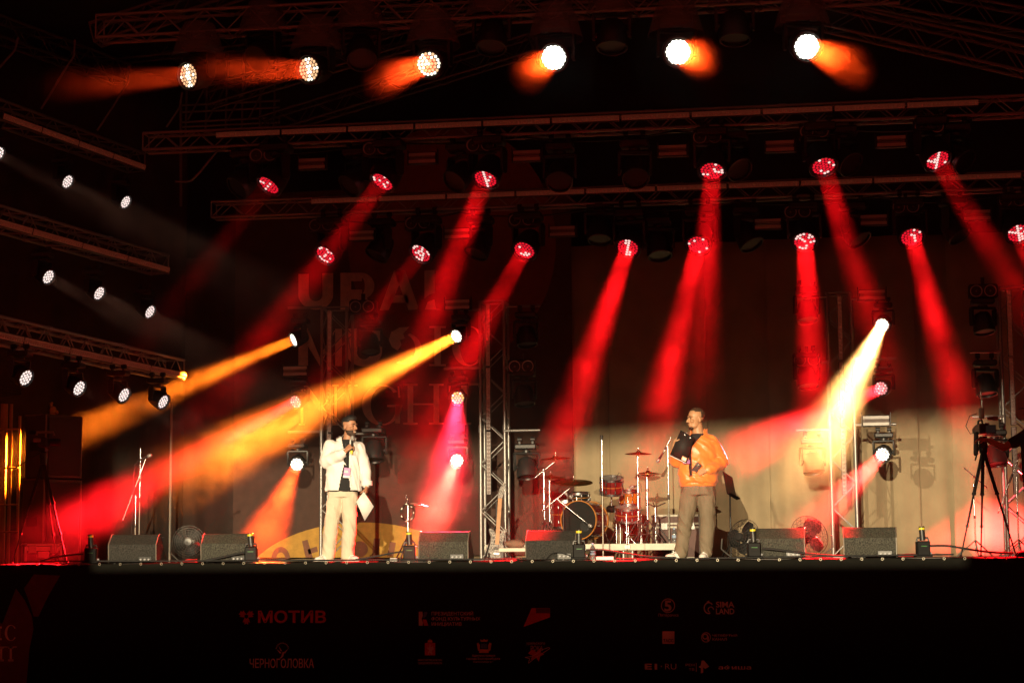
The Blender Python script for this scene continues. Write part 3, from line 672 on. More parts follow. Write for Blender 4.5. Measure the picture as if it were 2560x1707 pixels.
# red three-arm mark and name
for a0 in (90, 210, 330):
    c_ = lambda r_, a: (616+r_*math.cos(math.radians(a)), 1540-r_*math.sin(math.radians(a)))
    S([[c_(5, a0+180-60), c_(18, a0+180-32), c_(14, a0+180-20), c_(21, a0+180-12), c_(17, a0+180), c_(21, a0+180+12), c_(14, a0+180+20), c_(18, a0+180+32), c_(5, a0+180+60), c_(6, a0+180)]], 'print_red')
text('МОТИВ', 645, 1555, 170, 30, m='print_red', bold=.025)
text('ЧЕРНОГОЛОВКА', 624, 1668, 161, 23, bold=.012)
for k in range(13):
    a = math.radians(10+160*k/12); S([[(706+14*math.cos(a), 1622-14*math.sin(a)), (706+14*math.cos(a+.1), 1622-14*math.sin(a+.1)), (706+17*math.cos(a+.1), 1622-17*math.sin(a+.1)), (706+17*math.cos(a), 1622-17*math.sin(a))]])
S([[(699, 1644), (703, 1640), (707, 1628), (711, 1630), (708, 1640), (702, 1645)], [(692, 1622), (704, 1631), (700, 1633)], [(721, 1620), (709, 1630), (713, 1632)], [(697, 1614), (705, 1626), (702, 1627)]])
# president's fund
S([[(1047, 1528), (1056, 1528), (1057, 1538), (1054, 1546), (1057, 1554), (1057, 1563), (1047, 1563)]]); S([[(1060, 1529), (1069, 1529), (1065, 1540), (1058, 1544)]], 'print_blue'); S([[(1057, 1547), (1066, 1548), (1071, 1563), (1060, 1563)]], 'print_red')
for i, (s, w_) in enumerate((('ПРЕЗИДЕНТСКИЙ', 104), ('ФОНД КУЛЬТУРНЫХ', 122), ('ИНИЦИАТИВ', 75))): text(s, 1079, 1537+13*i, w_, 8.5, bold=.01)
S([[(1309, 1566), (1329, 1519), (1375, 1519), (1375, 1542)]], 'print_red'); S([rect(1340, 1519.5, 1374.5, 1532)], 'print_wine', lift=.0025)
# coats of arms
S([rect(1062, 1606, 1088, 1637)], 'print_red'); S([[(1074, 1609), (1078, 1612), (1076, 1617), (1083, 1614), (1084, 1622), (1079, 1626), (1082, 1634), (1078, 1635), (1075, 1629), (1071, 1635), (1070, 1630), (1073, 1624), (1067, 1618), (1073, 1617)]], lift=.0025)
S([[(1069, 1605), (1070, 1598), (1073, 1600), (1075, 1595), (1077, 1600), (1080, 1598), (1081, 1605)]], 'print_amber')
text('МИНИСТЕРСТВО КУЛЬТУРЫ', 1045, 1651, 60, 4.5); text('СВЕРДЛОВСКОЙ ОБЛАСТИ', 1045, 1659, 60, 5)
S([[(1195, 1625), (1192, 1607), (1196, 1605), (1200, 1612), (1199, 1627)], [(1226, 1625), (1229, 1607), (1224, 1605), (1220, 1612), (1221, 1627)], rect(1198, 1622, 1222, 1631), [(1202, 1603), (1200, 1597), (1207, 1599), (1210, 1596), (1214, 1599), (1220, 1597), (1218, 1603)]], 'print_amber')
S([rect(1202, 1608, 1218, 1620)], 'print_blue')
text('Администрация', 1180, 1640, 58, 5.5); text('города Екатеринбурга', 1166, 1648, 84, 5.5); text('екатеринбург.рф', 1183, 1655, 50, 4)
# hand-lettered rock mark
text('уральского', 1316, 1610, 46, 7, bold=-.01); text('РОКА', 1327, 1625, 30, 12, bold=-.01)
S([[(1330, 1622), (1341, 1629), (1352, 1617), (1352, 1630), (1360, 1634), (1350, 1640), (1347, 1653), (1340, 1642), (1326, 1650), (1331, 1638), (1320, 1632)]], 'print_red', lift=-.001)
def stroke(pts, w_=1.2): 
    out_ = []
    for (xa, ya), (xb, yb) in zip(pts[:-1], pts[1:]):
        L = math.hypot(xb-xa, yb-ya); nx_, ny = -(yb-ya)/L*w_/2, (xb-xa)/L*w_/2; out_.append([(xa+nx_, ya+ny), (xb+nx_, yb+ny), (xb-nx_, yb-ny), (xa-nx_, ya-ny)])
    return out_
S(stroke([(1312, 1642), (1330, 1640), (1358, 1622), (1372, 1617), (1375, 1620), (1362, 1628), (1335, 1646), (1321, 1657), (1324, 1645), (1312, 1642)]))
# right-hand group
S(ring(1670, 1513, 17.5, 18, 2, 2)); text('5', 1661, 1526, 18, 26, bold=.03); text('Пятёрочка', 1646, 1540, 50, 7)
S(ring(1772, 1519, 13, 15, 3, 3, 40, 290, 24)); S(ring(1777, 1523, 8, 8, 2.5, 2.5, 0, 250, 20)); S([[(1766, 1504), (1772, 1500), (1774, 1505)]])
text('SIMA', 1790, 1517, 46, 14, bold=.02); text('LAND', 1790, 1534, 46, 14, bold=.02)
S([rect(1656, 1577, 1686, 1608)]); text('ТАСС', 1658, 1604, 26, 8, m='skirt_cloth', bold=.03, lift=.0025)
S(ring(1765, 1592, 12, 12.5, 1.6, 1.6)); S(ring(1763, 1590, 7.5, 7.5, 3, 3)); S([[(1768, 1590), (1772, 1590), (1772, 1602), (1768, 1600)]])
text('ЧЕТВЁРТЫЙ', 1781, 1590, 62, 6.5, bold=.012); text('КАНАЛ', 1781, 1600, 36, 6.5, bold=.012)
text('E1', 1612, 1672, 31, 14, bold=.03); text('RU', 1663, 1672, 28, 14, bold=-.008); S([rect(1652, 1663, 1655, 1666)])
text('РЕН', 1714, 1664, 22, 6); text('ТВ', 1722, 1675, 14, 6); S([rect(1740, 1656, 1741.2, 1678)])
S([[(1754, 1650), (1760, 1650), (1773, 1665), (1763, 1671), (1758, 1667), (1758, 1680), (1752, 1682), (1752, 1669), (1746, 1666), (1752, 1662)]])
text('афиша', 1796, 1672, 82, 10, bold=.01)
# ------------------------------------------------------------------ floor monitors
def speckle(name, c, rough=.7):
    m = mat(name, c, rough, var=.85, scale=75, bump=.6, bscale=90, spec=.25); return m
speckle('monitor_paint', (.042, .041, .032)); mat('grille', (.012, .012, .012), .6, bump=.6, bscale=300); mat('trim_metal', (.28, .26, .22), .4, .6)
speckle('monitor_paint_dark', (.024, .023, .02)); mat('yellow_tape', (.75, .62, .03), .5); mat('green_tape', (.03, .16, .03), .5); mat('plug_grey', (.3, .3, .32), .5)
def monitor(px, py, Y, rz, label, W=.60, H=.36, paint='monitor_paint'):
    p = at(px, py, Y); p.z = 0
    t = thing('floor_monitor', label, 'stage monitor', p, rz, 'floor monitors along the stage edge')
    prof = [(-.22, .012), (-.235, .235), (-.115, H-.008), (-.09, H), (-.04, H), (.27, .06), (.27, .012)]
    mb = MB()
    prof2 = [(y, z) for y, z in prof]
    n_ = len(prof2); mb._add([(-W/2, y, z) for y, z in prof2]+[(W/2, y, z) for y, z in prof2], [tuple(range(n_)), tuple(range(2*n_-1, n_-1, -1))]+[(i, i+n_, (i+1) % n_+n_, (i+1) % n_) for i in range(n_)])
    o = mb.build('cabinet', paint, t, smooth=False); bv = o.modifiers.new('b', 'BEVEL'); bv.width = .008; bv.segments = 2
    for s_ in (-1, 1):
        e = MB(); e.tube([(s_*(W/2+.002), y, z) for y, z in prof2[0:5]], .008, 6); e.build('edge_trim', 'trim_metal', t)
        MB().ell((s_*(W/2+.001), .02, .2), (.004, .06, .035), None, 14, 8).build('handle_cup', 'grille', t)
    MB().box((0, .112, H-.155), (W-.06, .008, .34), Matrix.Rotation(-.735, 3, 'X')).build('grille', 'grille', t)
    MB().box((W*.28, -.235, .05), (.17, .02, .075), bev=.005).build('connector_panel', 'black_plastic', t)
    for k in range(3): MB().cyl((W*.28-.05+.05*k, -.247, .05), (W*.28-.05+.05*k, -.262, .05), .012, n=10).build('socket', 'plug_grey', t)
    for sx_ in (-1, 1):
        for y in (-.18, .22): MB().cyl((sx_*(W/2-.06), y, 0), (sx_*(W/2-.06), y, .014), .02, n=8).build('foot', 'rubber', t)
    return t
MON = [(344, .06, 'leftmost floor monitor, behind the boom microphone stand', 'monitor_paint_dark'), (574, .05, 'floor monitor right of the leftmost fan', 'monitor_paint'), (1116, .03, 'floor monitor between the tambourine stand and the guitar', 'monitor_paint'),
       (1384, -.02, 'floor monitor in front of the bass drum', 'monitor_paint_dark'), (1950, -.03, 'floor monitor in front of the tilted round fan', 'monitor_paint'), (2176, -.02, 'rightmost floor monitor, beside the third pillar', 'monitor_paint')]
for x, rz, lb, pt in MON: monitor(x, 1396, YF+.42, YAW+rz-.16, lb, paint=pt)
# ------------------------------------------------------------------ flame jets
_base = MB().box((0, 0, .11), (.15, .13, .17), bev=.012).box((0, 0, .02), (.19, .17, .025), bev=.006).box((0, -.068, .12), (.10, .008, .05))
_br = MB().tube([(-.07, 0, .19), (-.06, 0, .23), (.06, 0, .23), (.07, 0, .19)], .012, 6)
mat('jet_black', (.006, .006, .006), .6, spec=.2); FB = _base.mesh('base', 'jet_black'); FBR = _br.mesh('bracket', 'black_plastic')
FN = MB().lathe([(.034, 0), (.034, .16), (.03, .165), (.026, .16), (.026, .04), (0, .04)], n=16).mesh('nozzle', 'black_plastic')
FR_ = MB().lathe([(.0355, .125), (.0355, .15), (.0345, .15), (.0345, .125), (.0355, .125)], n=16).mesh('yellow_band', 'yellow_tape')
FK = MB().box((0, -.072, .135), (.07, .006, .008)).mesh('display', 'green_tape'); FS = MB().cyl((.05, 0, .06), (.10, 0, .05), .014, n=8).mesh('cable_plug', 'plug_grey')
for i, (x, tilt, words) in enumerate([(228, -.1, 'near the left camera tripod'), (628, -.12, 'in front of the second floor monitor'), (1024, -.06, 'beside the tambourine stand'), (1448, 0, 'in front of the bass drum'), (1885, -.05, 'in front of the tilted fan'), (2308, -.05, 'near the right camera tripod')]):
    p = at(x, 1396, YF+.16); p.z = 0
    t = thing('flame_jet', 'small black flame jet with a yellow-banded nozzle %s' % words, 'flame jet', p, YAW, 'flame jets along the stage edge')
    link('base', FB, t); link('bracket', FBR, t); link('display', FK, t); link('cable_plug', FS, t)
    nz_ = link('nozzle', FN, t, Matrix.Translation((0, 0, .20)) @ Matrix.Rotation(tilt, 4, 'Y')); link('yellow_band', FR_, nz_)
# ------------------------------------------------------------------ fans
mat('fan_wire', (.06, .056, .05), .45, .5); mat('fan_blade', (.015, .015, .015), .6, spec=.2)
def fan(px, py, Y, R, az, tilt, label):
    c = at(px, py, Y); t = thing('floor_fan', label, 'fan', (c.x, c.y, 0), YAW, 'floor fans'); h = c.z
    M = Matrix.Translation((0, 0, h)) @ Matrix.Rotation(az, 4, 'Z') @ Matrix.Rotation(-tilt, 4, 'X')
    mb = MB()
    def prof(r, s_): return s_*.085*math.sqrt(max(0, 1-(r/R)**2.4))
    for s_ in (-1, 1):
        for k in range(1, 8):
            r = R*k/7; mb.tube([(r*math.cos(a), prof(r, s_), r*math.sin(a)) for a in [2*math.pi*i/28 for i in range(29)]], .002 if k < 7 else .004, 4)
        for k in range(20):
            a = 2*math.pi*k/20; mb.tube([(r*math.cos(a), prof(r, s_), r*math.sin(a)) for r in [R*j/5 for j in range(1, 6)]], .002, 4)
    mb.build('cage', 'fan_wire', t, M=M)
    MB().lathe([(0, -.10), (.045, -.095), (.05, -.08), (.05, .0), (.03, .02), (0, .02)], (0, 0, 0), (0, 1, 0), 18).build('badge', 'black_plastic', t, M=M)
    MB().lathe([(0, .06), (.06, .06), (.07, .1), (.065, .2), (.04, .22), (0, .22)], (0, 0, 0), (0, 1, 0), 18).build('motor', 'black_plastic', t, M=M)
    for k in range(3):
        b = MB(); vs = []; 
        for i in range(6):
            r = .05+(R*.9-.05)*i/5; wd = .035+.085*math.sin(math.pi*min(1, .25+.6*i/5))
            vs += [(-wd*.8, .03, r), (0, .0, r), (wd, -.035, r)]
        b._add(vs, [(i*3+j, i*3+j+1, i*3+j+4, i*3+j+3) for i in range(5) for j in range(2)])
        o = b.build('blade', 'fan_blade', t, M=M @ Matrix.Rotation(k*2*math.pi/3+.4, 4, 'Y')); o.modifiers.new('s', 'SOLIDIFY').thickness = .003
    MB().tube([(-R-.02, 0, h), (-R-.03, .02, h*.5), (-R*.6, .04, .02), (R*.6, .04, .02), (R+.03, .02, h*.5), (R+.02, 0, h)], .012, 6).build('stand', 'fan_wire', t)
    for s_ in (-1, 1): MB().tube([(s_*R*.6, -.2, .012), (s_*R*.6, .22, .012)], .013, 6).build('foot', 'rubber', t)
    return t
fan(472, 1354, YF+.75, .205, .05, .0, 'leftmost round floor fan, between two monitors')
fan(1858, 1345, YF+.75, .235, -.75, .25, 'round floor fan beside the legs of the orange-jacketed person')
fan(2024, 1338, YF+1.0, .25, .35, .3, 'tilted round floor fan behind the fifth monitor')
# ------------------------------------------------------------------ stands and microphones
mat('mic_grille', (.5, .48, .46), .35, .8, bump=.6, bscale=500)
def tripod_base(mb, z0=.28, R=.28, n_=3, r=.009, rot=.3):
    for i in range(n_):
        a = rot+2*math.pi*i/n_; mb.append(((0, 0, z0), (R*math.cos(a), R*math.sin(a), .012), r))
def mic(parent, p, d, L=.17, m='black_plastic', name='microphone'):
    d = V(d).normalized(); x = d.orthogonal()
    M = frame(p, x, d)
    o = MB().lathe([(0, 0), (.010, 0), (.012, .02), (.017, L-.05), (.020, L-.045)], n=14).build(name, m, parent, M=M)
    MB().lathe([(.020, L-.046), (.0255, L-.035), (.0265, L-.012), (.021, L+.008), (.010, L+.017), (0, L+.019)], n=14).build('grille', 'mic_grille', o)
    return o
def stand(px, py, Y, h, label, boom=None, name='microphone_stand', m=None, base='tripod', clip=True):
    p = at(px, py, Y); p.z = 0; t = thing(name, label, 'microphone stand', p, YAW)
    rod('lower_tube', (0, 0, .02), (0, 0, h*.55), .0105, t, STAND_ME); rod('upper_tube', (0, 0, h*.5), (0, 0, h), .0075, t, CHROME_ME)
    rod('clutch', (0, 0, h*.53), (0, 0, h*.57), .016, t, BLACK_ME)
    if base == 'tripod':
        for i in range(3):
            a = .4+2*math.pi*i/3; rod('leg', (0, 0, .22), (.27*math.cos(a), .27*math.sin(a), .012), .009, t, STAND_ME)
    else: MB().lathe([(0, 0), (.125, 0), (.13, .01), (.12, .02), (.03, .035), (0, .035)], n=22).build('base', 'black_metal', t)
    if boom:
        a, b = boom; rod('boom', a, b, .0075, t, CHROME_ME); rod('boom_clutch', V(a).lerp(V(b), .42), V(a).lerp(V(b), .55), .014, t, BLACK_ME)
    if clip and not boom: MB().lathe([(.012, 0), (.016, .02), (.02, .05), (.016, .055), (.012, .05), (.010, .02)], (0, 0, h), (0, 0, 1), 12).build('clip', 'black_plastic', t)
    return t
BLACK_ME = MB().cyl((0, 0, 0), (0, 0, 1), 1, n=12).mesh('rod_black', 'black_metal'); CHROME_ME = MB().cyl((0, 0, 0), (0, 0, 1), 1, n=12).mesh('rod_chrome', 'chrome'); STAND_ME = MB().cyl((0, 0, 0), (0, 0, 1), 1, n=12).mesh('rod_stand', 'trim_metal')
s1 = stand(337, 1392, 24.2, .90, 'boom microphone stand with a microphone behind the leftmost monitor', boom=((-.17, 0, .57), (.125, 0, 1.385)))
mic(s1, (.02, 0, 1.36), (.9, 0, .42), .19)
MB().tube([(.02, 0, 1.36), (-.02, .01, 1.32), (-.04, .01, 1.1), (-.05, .02, .5), (-.06, .05, .02)], .004, 5).build('cable', 'rubber', s1)
stand(347, 1392, 24.5, 1.55, 'plain straight stand with a pale top beside the boom microphone stand', base='tripod', clip=False)
stand(1508, 1392, YF+1.2, 1.50, 'empty straight microphone stand in front of the bass drum', base='round')
p_ = at(424, 1392, 26.8); pipe('upright_pipe', 'slim dark upright pole standing left of the first fan', [V((p_.x, p_.y, 0)), V((p_.x, p_.y, 2.35))], .02, 'trim_metal')
s2 = stand(1674, 1392, 27.2, 1.62, 'drum overhead microphone on a thin boom stand beside the orange jacket', boom=((.05, 0, 1.75), (-.12, 0, 1.42)))
mic(s2, (-.06, 0, 1.54), (-.5, 0, -.75), .17)
s3 = stand(2440, 1386, 25.4, .95, 'boom stand seen between the legs of the right camera tripod', boom=((-.12, 0, 1.17), (.18, 0, .9)))
s4 = stand(2548, 1386, 24.6, 1.0, 'boom stand half hidden behind the camera operator', boom=((-.25, 0, .55), (.12, 0, 1.45)))
ms = thing('music_stand', 'tilted music stand behind the orange-jacketed person', 'music stand', at(1828, 1392, 26.6)*1.0, YAW); ms.location.z = 0
rod('post', (0, 0, .02), (0, 0, .92), .012, ms, BLACK_ME)
for i in range(3): rod('leg', (0, 0, .2), (.25*math.cos(i*2.1), .25*math.sin(i*2.1), .012), .01, ms, BLACK_ME)
MB().box((0, 0, 0), (.30, .01, .34)).box((0, -.03, -.17), (.30, .06, .012)).build('desk', 'black_metal', ms, M=Matrix.Translation((0, 0, 1.02)) @ Matrix.Rotation(1.0, 4, 'Z') @ Matrix.Rotation(.25, 4, 'Y') @ Matrix.Rotation(-.3, 4, 'X'))
# tambourine stand
p_ = at(1020, 1392, YF+.62); tb = thing('tambourine_stand', 'stand with a tambourine and a small cymbal right of the white shirt', 'percussion', (p_.x, p_.y, 0), YAW)
rod('post', (0, 0, .05), (0, 0, .72), .011, tb, CHROME_ME)
for i in range(3): rod('leg', (0, 0, .32), (.26*math.cos(i*2.09+.2), .26*math.sin(i*2.09+.2), .012), .01, tb, CHROME_ME)
mat('tamb', (.03, .025, .02), .3)
MB().lathe([(.098, -.02), (.106, -.02), (.106, .02), (.098, .02), (.098, -.02)], (0, 0, 0), (0, 1, 0), 28).build('tambourine', 'tamb', tb, M=Matrix.Translation((0, -.03, .60)) @ Matrix.Rotation(.75, 4, 'Z'))
for k in range(7):
    a = 2*math.pi*k/7
    for s_ in (-.006, .006): MB().lathe([(0, 0), (.013, .001), (.014, .004), (0, .006)], (0, s_, 0), (0, 1, 0), 10).build('jingle', 'trim_metal', tb, M=Matrix.Translation((.102*math.cos(a)*.73, -.03+.102*math.cos(a)*.68, .60+.102*math.sin(a))))
mat('bronze', (.38, .20, .06), .25, .9, var=.25, scale=30)
MB().lathe([(.0, .012), (.02, .012), (.03, .004), (.12, -.010), (.12, -.012), (.03, .001), (0, .006)], n=28).build('splash_cymbal', 'bronze', tb, M=Matrix.Translation((.15, 0, .70)) @ Matrix.Rotation(.12, 4, 'Y'))
MB().tube([(0, 0, .70), (.06, 0, .72), (.15, 0, .705)], .006, 6).build('arm', 'chrome', tb)
for k in range(5): MB().ell((random.uniform(-.015, .015), random.uniform(-.02, .02), .72+.022*k), (.018, .018, .013), None, 10, 6).build('wing_nut', 'chrome', tb)
# guitar on a stand
mat('guitar_sparkle', (.03, .028, .03), .25, var=.9, scale=70, c2=(.5, .46, .42), coat=.6); mat('maple', (.45, .20, .07), .35, coat=.3, scale=20); mat('rosewood', (.20, .10, .05), .45)
p_ = at(1240, 1392, 24.6); gt = thing('electric_guitar', 'electric guitar with a glittering body standing by the second pillar', 'guitar', (p_.x, p_.y, 0), YAW)
MG = Matrix.Rotation(.07, 4, 'Y') @ Matrix.Rotation(-.18, 4, 'X')
out_ = []
prof = [(-.03, .36), (-.05, .40), (-.10, .43), (-.125, .41), (-.11, .36), (-.085, .30), (-.10, .24), (-.145, .17), (-.15, .09), (-.11, .03), (0, .01), (.11, .03), (.15, .09), (.145, .17), (.10, .24), (.085, .30), (.11, .37), (.13, .42), (.11, .44), (.06, .41), (.03, .36)]
o = MB().prism(prof, -.022, .022).build('body', 'guitar_sparkle', gt, smooth=False, M=MG); o.modifiers.new('b', 'BEVEL').width = .01
MB().box((0, -.03, .52), (.052, .02, .62)).build('neck', 'maple', gt, M=MG)
nk = MB().prism([(-.028, .83), (.028, .83), (.05, .92), (.06, 1.03), (.04, 1.05), (-.01, .97), (-.03, .9)], -.04, -.022).build('headstock', 'guitar_sparkle', gt, smooth=False, M=MG)
for k in range(6): MB().ell((.035+.006*k, -.031, .86+.03*k), (.012, .008, .008), None, 8, 6).build('tuning_peg', 'chrome', gt, M=MG)
for z in (.16, .25): MB().box((0, -.028, z), (.085, .012, .03), bev=.004).build('pickup', 'black_plastic', gt, M=MG)
MB().box((0, -.027, .09), (.075, .012, .02)).build('bridge', 'chrome', gt, M=MG)
gs = thing('guitar_stand', 'black guitar stand holding the glittering electric guitar', 'guitar stand', (p_.x, p_.y+.05, 0), YAW)
for a, b in (((-.16, -.14, .012), (-.02, .09, .45)), ((.16, -.14, .012), (.02, .09, .45)), ((0, .28, .012), (0, .10, .5)), ((0, .1, .42), (0, .12, .78)), ((-.1, -.1, .10), (-.1, -.18, .03)), ((.1, -.1, .10), (.1, -.18, .03))): rod('tube', a, b, .011, gs, BLACK_ME)
# ------------------------------------------------------------------ drum riser and kit
YR = 25.3; mat('riser_edge', (.62, .58, .48), .5, var=.1)
zR = .215
RX = [1212, 1396, 1569, 1694]
for i in range(3):
    a, b = at(RX[i], 1390, YR), at(RX[i+1], 1390, YR); wd = b.x-a.x
    t = thing('riser_deck', ['left deck of the drum riser, behind the fourth monitor', 'middle deck of the drum riser under the bass drum', 'right deck of the drum riser with a water bottle on it'][i], 'stage deck', ((a.x+b.x)/2, YR, 0), 0, 'decks of the drum riser')
    MB().box((0, 1.0, zR-.012), (wd-.012, 1.96, .02)).build('deck', 'stage_ply', t)
    for y in (0, 2.0): MB().box((0, y, zR-.045), (wd-.01, .03, .088), bev=.004).build('edge_beam', 'riser_edge', t)
    for s_ in (-1, 1): MB().box((s_*(wd/2-.02), 1.0, zR-.045), (.03, 1.96, .085), bev=.004).build('edge_beam', 'riser_edge', t)
    for s_ in (-1, 1):
        for y in (.06, 1.94): rod('leg', (s_*(wd/2-.06), y, 0), (s_*(wd/2-.06), y, zR-.08), .024, t)
        MB().box((s_*(wd/2-.02), -.02, zR-.045), (.045, .02, .06), bev=.004).build('latch', 'trim_metal', t)
mat('shell_red', (.20, .012, .012), .2, coat=.8, var=.35, scale=5); mat('shell_orange', (.55, .17, .02), .25, coat=.8, var=.2); mat('head_black', (.012, .011, .010), .6, bump=.1, spec=.2); mat('head_clear', (.35, .33, .3), .3); mat('hoop_orange', (.60, .22, .04), .3, coat=.5)
kx = at(1458, 1300, 25.9)
def drum(px, py, Y, R, H, ax, label, shell, head='head_clear', hoop='chrome', lugs=8, name='drum', legs=True, legz=None, kick=False, badge=True):
    c = at(px, py, Y); ax = V(ax).normalized(); t = thing(name, label, 'drum', (c.x, c.y, zR), 0, 'drum kit')
    c2 = V((0, 0, c.z-zR)); M = frame(c2, ax.orthogonal() if not kick else (1, 0, 0), ax)
    MB().lathe([(R, -H/2), (R, H/2), (R-.008, H/2), (R-.008, -H/2), (R, -H/2)], n=36).build('shell', shell, t, M=M)
    for z in (-H/2, H/2):
        MB().lathe([(R+.004, z-.016), (R+.014, z-.016), (R+.014, z+.016), (R+.004, z+.016), (R+.004, z-.016)], n=36).build('hoop', hoop, t, M=M)
        MB().lathe([(0, z+(.004 if z > 0 else -.004)), (R+.002, z+(.004 if z > 0 else -.004))], n=36).build('head', head if z > 0 or kick else 'head_clear', t, M=M)
    for k in range(lugs):
        a = 2*math.pi*(k+.5)/lugs; x, y = (R+.012)*math.cos(a), (R+.012)*math.sin(a)
        lg = MB().cyl((x, y, -H/2), (x, y, H/2), .004, n=6).box((x, y, H*.28), (.022, .022, .04), bev=.005).box((x, y, -H*.28), (.022, .022, .04), bev=.005); lg.build('lug', 'chrome', t, M=M)
    if not kick:
        MB().lathe([(R+.001, -.004), (R+.0025, -.004), (R+.0025, .004), (R+.001, .004)], n=36).build('inlay', 'hoop_orange', t, M=M)
    if legs:
        for k in range(3):
            a = 2*math.pi*k/3+.5; x, y = (R+.03)*math.cos(a), (R+.03)*math.sin(a)
            rod('leg', V((x, y, .0)), V((x, y, c2.z)), .007, t, CHROME_ME)
    return t, M, c2
kd, KM, kc = drum(1462, 1300, 25.95, .255, .42, (-.30, -1, 0), 'bass drum with a black front head and amber hoop', 'shell_red', 'head_black', 'hoop_orange', 10, 'bass_drum', False, kick=True)
MB().lathe([(.062, 0), (.072, .004), (.062, .006)], n=24).build('port_ring', 'rubber', kd, M=KM @ Matrix.Translation((.09, -.09, .215)))
MB().lathe([(0, 0), (.06, .002)], n=20).build('port_hole', 'grille', kd, M=KM @ Matrix.Translation((.09, -.09, .215)))
for s_ in (-1, 1): rod('spur', kc+V((s_*.25, -.1, -.08)), V((s_*.36, -.32, .01)), .009, kd, CHROME_ME)
drum(1529, 1214, 25.95, .155, .20, (.05, -.28, 1), 'red rack tom above the bass drum', 'shell_red', 'head_clear', name='rack_tom', legs=False)
drum(1446, 1243, 26.35, .15, .12, (.0, -.1, 1), 'snare drum with a dark shell left behind the bass drum', 'head_black', 'head_clear', name='snare_drum')
drum(1573, 1243, 26.45, .135, .17, (0, -.15, 1), 'amber tom right of the red rack tom', 'shell_orange', 'head_clear', name='rack_tom')
drum(1570, 1285, 26.2, .175, .17, (.03, -.2, 1), 'dark red floor tom right of the bass drum', 'shell_red', 'head_clear', name='floor_tom')
drum(1415, 1285, 26.5, .20, .36, (0, -.05, 1), 'dark red floor tom left behind the bass drum', 'shell_red', 'head_black', name='floor_tom')
tm = thing('tom_mount', 'chrome mount joining the red rack tom to the bass drum', 'drum hardware', (at(1529, 1260, 26).x, 26.0, zR+.52)); rod('post', (0, 0, 0), (0, .05, .34), .011, tm, CHROME_ME); rod('arm', (0, .05, .3), (0, -.0, .42), .009, tm, CHROME_ME)
def cymstand(px, py_top, Y, label, cy_px, R, tilt=(0, 0), boom=None, hats=False):
    p = at(px, 1360, Y); t = thing('cymbal_stand', label, 'cymbal', (p.x, p.y, zR), 0, 'drum kit')
    h = at(px, py_top, Y).z-zR
    rod('lower_tube', (0, 0, .12), (0, 0, h*.55), .017, t, CHROME_ME); rod('upper_tube', (0, 0, h*.5), (0, 0, h), .012, t, CHROME_ME)
    for z in (h*.3, h*.55, h*.75): MB().ell((0, -.01, z), (.026, .022, .02), None, 10, 8).build('clamp', 'chrome', t)
    for i in range(3):
        a = 2*math.pi*i/3+.55
        rod('leg', (0, 0, .34), (.25*math.cos(a), .25*math.sin(a), .015), .009, t, CHROME_ME); rod('strut', (0, 0, .12), (.16*math.cos(a), .16*math.sin(a), .135), .006, t, CHROME_ME)
        MB().ell((.25*math.cos(a), .25*math.sin(a), .015), (.02, .02, .015), None, 8, 6).build('rubber_foot', 'rubber', t)
    c = at(*cy_px, Y)-t.location
    if boom:
        b0 = at(*boom, Y)-t.location; rod('boom', b0, c+V((0, 0, -.05)), .008, t, CHROME_ME)
        MB().ell((0, -.01, h), (.028, .03, .028), None, 10, 8).build('tilter', 'chrome', t)
    rod('rod', c+V((0, 0, -.07)), c+V((0, 0, .07)), .005, t, CHROME_ME); MB().ell(c+V((0, 0, .045)), (.013, .013, .016), None, 8, 6).build('wing_nut', 'chrome', t)
    Mc = Matrix.Translation(c) @ Matrix.Rotation(tilt[0], 4, 'X') @ Matrix.Rotation(tilt[1], 4, 'Y')
    pr = [(.006, .028), (.02, .027), (R*.16, .012), (R*.22, .004), (R*.6, -.006), (R, -.018), (R, -.020), (R*.6, -.008), (R*.22, .001), (.02, .022)]
    MB().lathe(pr, n=40).build('cymbal', 'bronze', t, M=Mc)
    if hats: MB().lathe([(r, -z-.045) for r, z in pr], n=40).build('cymbal', 'bronze', t, M=Mc)
    return t
cymstand(1361, 1174, 26.1, 'tall boom cymbal stand with a crash at the far left of the drums', (1389, 1143), .215, (.13, -.03), boom=(1338, 1193))
cymstand(1375, 1192, 26.6, 'cymbal stand with a low crash left of the bass drum', (1377, 1190), .215, (.13, .05))
cymstand(1362, 1272, 25.85, 'short boom stand with the large ride cymbal over the bass drum', (1434, 1203), .265, (.22, .03), boom=(1356, 1276))
cymstand(1597, 1133, 26.1, 'tall straight cymbal stand with a crash right of the drums', (1596, 1131), .185, (.13, .02))
cymstand(1620, 1180, 25.9, 'hi-hat stand with two cymbals at the right of the drums', (1620, 1180), .18, (.05, .02), hats=True)
# drum microphones
for (x, y, Y, d, words) in [(1543, 1190, 25.9, (-.5, .2, -.7), 'on the rack tom rim'), (1405, 1225, 26.3, (.6, -.1, -.5), 'on the left floor tom'), (1592, 1214, 26.1, (-.9, 0, -.2), 'on the right cymbal stand'), (1418, 1232, 26.0, (.55, 0, -.6), 'beside the snare drum')]:
    p = at(x, y, Y); t = thing('drum_microphone', 'small black clip microphone '+words, 'microphone', p, 0, 'drum microphones'); mic(t, (0, 0, 0), d, .09, name='body')
    MB().tube([(0, 0, 0), V((.02, .02, .05)), V((.05, .03, .03)), V((.06, .05, -.08))], .004, 5).build('clip_arm', 'black_plastic', t)
p = at(1416, 1268, 25.5); bmn = thing('boom_microphone', 'bass drum microphone on a slanting boom pointing at the port hole', 'microphone stand', (p.x, p.y, zR))
a, b = at(1390, 1245, 25.5)-bmn.location, at(1462, 1303, 25.55)-bmn.location
